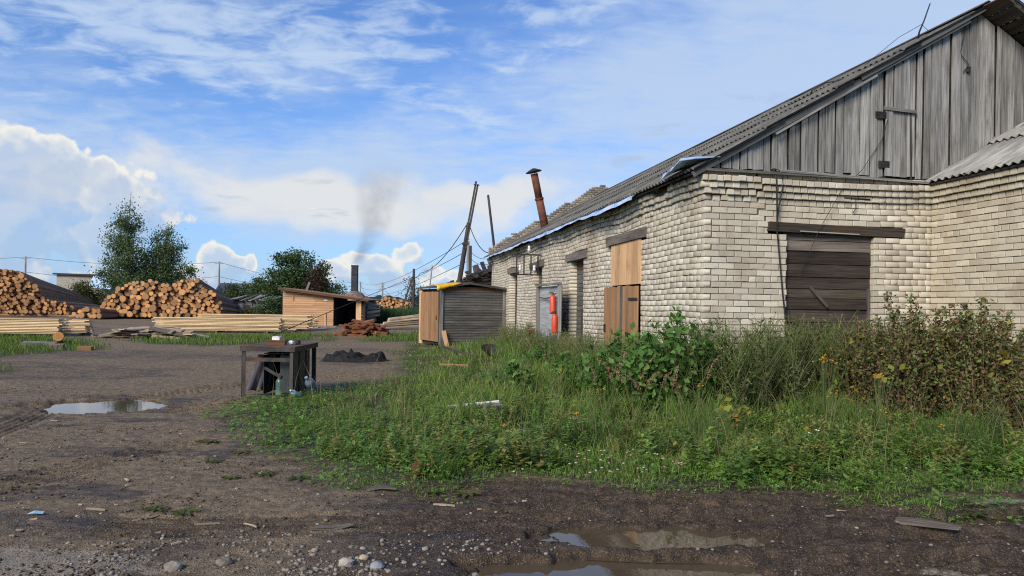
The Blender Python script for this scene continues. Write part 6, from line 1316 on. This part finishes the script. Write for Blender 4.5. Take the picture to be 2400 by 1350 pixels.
for k in range(40):
    px, py = random.uniform(10, 760), random.uniform(985, 1290)
    if k > 30: px, py = random.uniform(900, 2300), random.uniform(1170, 1215)
    q = GP(px, py); a = random.gauss(0, .5); L = random.uniform(.02, .05)*random.choice((1, 1.4, 2, 3.6)); d_ = Vector((math.cos(a), math.sin(a), random.uniform(-.03, .05)))*L/2; w = random.uniform(.005, .016)
    if any(pudq(np.array([q.x]), np.array([q.y]), p)[0] < 1.6 for p in PUD): continue
    tag(board('wood_chip', q-d_+Vector((0, 0, .012)), q+d_+Vector((0, 0, .012)), w, .010, (random.gauss(0, .15), random.gauss(0, .15), 1), M_SCRAP, warp=.004), 'splintered wood chip lying on the brown earth', 'wood chip', 'wood chips on the earth')
q = GP(895, 1152); tag(board('flat_scrap', q+Vector((-.10, 0, .02)), q+Vector((.10, .03, .02)), .07, .010, (.1, -.1, 1), M_LINTEL, skew0=.05, skew1=-.04, warp=.012), 'grey flat wood scrap at the clover edge', 'scrap')
q = GP(560, 1105)
q = GP(780, 1238); e = empty('bark_scrap', q, .2, 'curled bark strips lying in the dark mud', 'bark')
for k in range(3): board('strip', (-.16+.03*k, -.01+.02*k, .012+.004*k), (.14-.02*k, .01+.015*k, .02), .02, .006, (.2, 0, 1), M_LINTEL, e, warp=.02)
q = GP(2160, 1245); e = empty('rotten_timber', q, -.5, 'splintered dark brown rotten timber sunk in the mud', 'timber')
for k in range(6): board('splinter', (-.16+random.uniform(-.05, .05), -.05+.022*k, .008), (.18+random.uniform(-.08, .08), -.05+.02*k+random.uniform(-.02, .02), .012+random.uniform(0, .012)), .022, .02, (0, 0, 1), M_LINTEL, e, warp=.01)
q = GP(85, 1212); mb = MB(); mb.add([(-.05, -.02, .02), (.0, -.03, .028), (.055, -.01, .018), (.04, .03, .024), (-.03, .025, .03)], [(0, 1, 2, 3, 4)]); o_ = mb.build('blue_scrap', simple('blue_paper', (.25, .45, .55, 1), (.35, .55, .62, 1), .7, (9,9,9), 3, .1, 0), None, Matrix.Translation(q)); o_.modifiers.new('s', 'SOLIDIFY').thickness = .003; tag(o_, 'torn light blue plastic scrap on the earth', 'scrap')
c0 = cable('steel_strap', [GP(1108, 1182)+Vector((0, 0, .015)), GP(1170, 1188)+Vector((0, 0, .012)), GP(1250, 1187)+Vector((0, 0, .018)), GP(1310, 1182)+Vector((0, 0, .015))], .005, None, M_STEEL); tag(c0, 'thin steel strap lying across the mud', 'strap')
q = GP(1155, 992); e = empty('concrete_stub', q, .2, 'crumbling concrete stub in the meadow under a white lath', 'stub'); mb = MB(); mb.lathe([(.13, -.05), (.12, .08), (.14, .16), (.15, .24), (.10, .26)], 9); mb.build('stub_body', M_CONC, e)
q2 = Vector((q.x, q.y, q.z)); tag(board('white_lath', q2+Vector((-.62, .05, .20)), q2+Vector((.08, .0, .285)), .035, .02, (0, -.4, 1), M_WHITE), 'white painted lath resting on the concrete stub', 'lath')
q = GP(978, 1120); e = empty('rusty_can', q, 0, 'rusty brown can at the clover edge', 'can'); MB().lathe([(.045, 0), (.048, .01), (.048, .12), (.044, .125), (.042, .02)], 12).build('can_body', M_RUST, e)
q = GP(1150, 850); e = empty('iron_basin', (q.x, q.y, .22), .3, 'dark iron basin tipped in the deep grass', 'basin'); e.rotation_euler = (.5, .1, .3); MB().lathe([(.10, 0), (.22, .10), (.30, .16), (.31, .17), (.20, .09), (.05, .02)], 16).build('basin_body', M_IRON, e)
q = GP(1065, 880); tag(board('grass_plank', (q.x-.35, q.y, .24), (q.x+.3, q.y+.1, .22), .07, .03, (0, -.3, 1), M_TAN), 'thin tan plank resting on the deep grass', 'plank')
q = GP(1080, 850); tag(board('grass_pole', (q.x-.55, q.y+.3, .42), (q.x+.45, q.y-.3, .18), .05, .05, (0, -.3, 1), M_POLE), 'dark stick sloping through the deep grass', 'stick')
q = GP(2390, 1178); mb = MB(); mb.box((-.42, -.22, -.05), (.6, .25, .045)); o_ = mb.build('concrete_slab', M_CONC, None, Matrix.Translation(q) @ Matrix.Rotation(.08, 4, 'Z')); bv = o_.modifiers.new('b', 'BEVEL'); bv.width = .02; bv.segments = 2; tag(o_, 'brown grey concrete slab at the meadow corner beside the mud', 'slab')
# black earth heap
q = GP(825, 848); nx, ny = 70, 30; gx, gy = np.meshgrid(np.linspace(-1.05, 1.05, nx), np.linspace(-.55, .75, ny), indexing='ij'); rr3 = np.hypot(gx/1.0, (gy-.05)/.55); hz = sst(rr3, 1.0, .75)*(.07+.30*np.maximum(0, fbm(gx*4.1+5, gy*3.2, 4, 33)-.36))*1.5+(fbm(gx*11, gy*11, 3, 35)-.5)*.14*sst(rr3, 1.02, .7)-.02
ii = np.arange(nx*ny).reshape(nx, ny); F_ = np.stack([ii[:-1, :-1], ii[1:, :-1], ii[1:, 1:], ii[:-1, 1:]], -1).reshape(-1, 4); o_ = link('soil_heap', np_mesh('soil_heap', np.stack([gx.ravel(), gy.ravel(), hz.ravel()], -1), [F_], M_COAL)); o_.location = (q.x, q.y+.3, 0); tag(o_, 'lumpy heap of black wet soil behind the workbench', 'heap')

# ------------------------------------------------------------------ smoke drifting from the furnace flue
m, t, b, o = newmat('smoke'); t.n.remove(b)
co = t.new('ShaderNodeTexCoord').outputs['Object']; x_, y_, z_ = t.sep(co)
cx_ = t.m('ADD', t.m('MULTIPLY', z_, .36), t.m('MULTIPLY', t.m('SINE', t.m('MULTIPLY', z_, .75)), .28)); rad_ = t.m('MULTIPLY_ADD', z_, .30, .5)
wx = t.m('SUBTRACT', t.noise(co, .55, 3, .5), .5); ddx = t.m('DIVIDE', t.m('ADD', t.m('SUBTRACT', x_, cx_), t.m('MULTIPLY', wx, 1.4)), rad_); ddy = t.m('DIVIDE', y_, rad_)
r2 = t.m('ADD', t.m('MULTIPLY', ddx, ddx), t.m('MULTIPLY', ddy, ddy)); fall = t.sstep(r2, 1.0, .0); nz = t.sstep(t.noise(co, .8, 5, .6), .26, .70)
ends = t.m('MULTIPLY', t.sstep(z_, 0.0, .12), t.sstep(z_, 8.6, 4.0)); dens = t.m('MULTIPLY', t.m('MULTIPLY', t.m('MULTIPLY', fall, nz), ends), t.sstep(z_, 0.0, 3.0, .8, .26))
pv = t.new('ShaderNodeVolumePrincipled'); pv.inputs['Color'].default_value = (.26, .26, .28, 1); t.put(pv.inputs['Density'], dens); t.l.new(pv.outputs[0], o.inputs['Volume'])
mb = MB(); mb.box((-2.2, -2.6, 0), (6.5, 2.6, 8.7)); sm = mb.build('smoke', m); sm.location = (fq.x, 55, ft+.05); tag(sm, 'thin grey smoke drifting up from the furnace flue', 'smoke', kind='stuff')
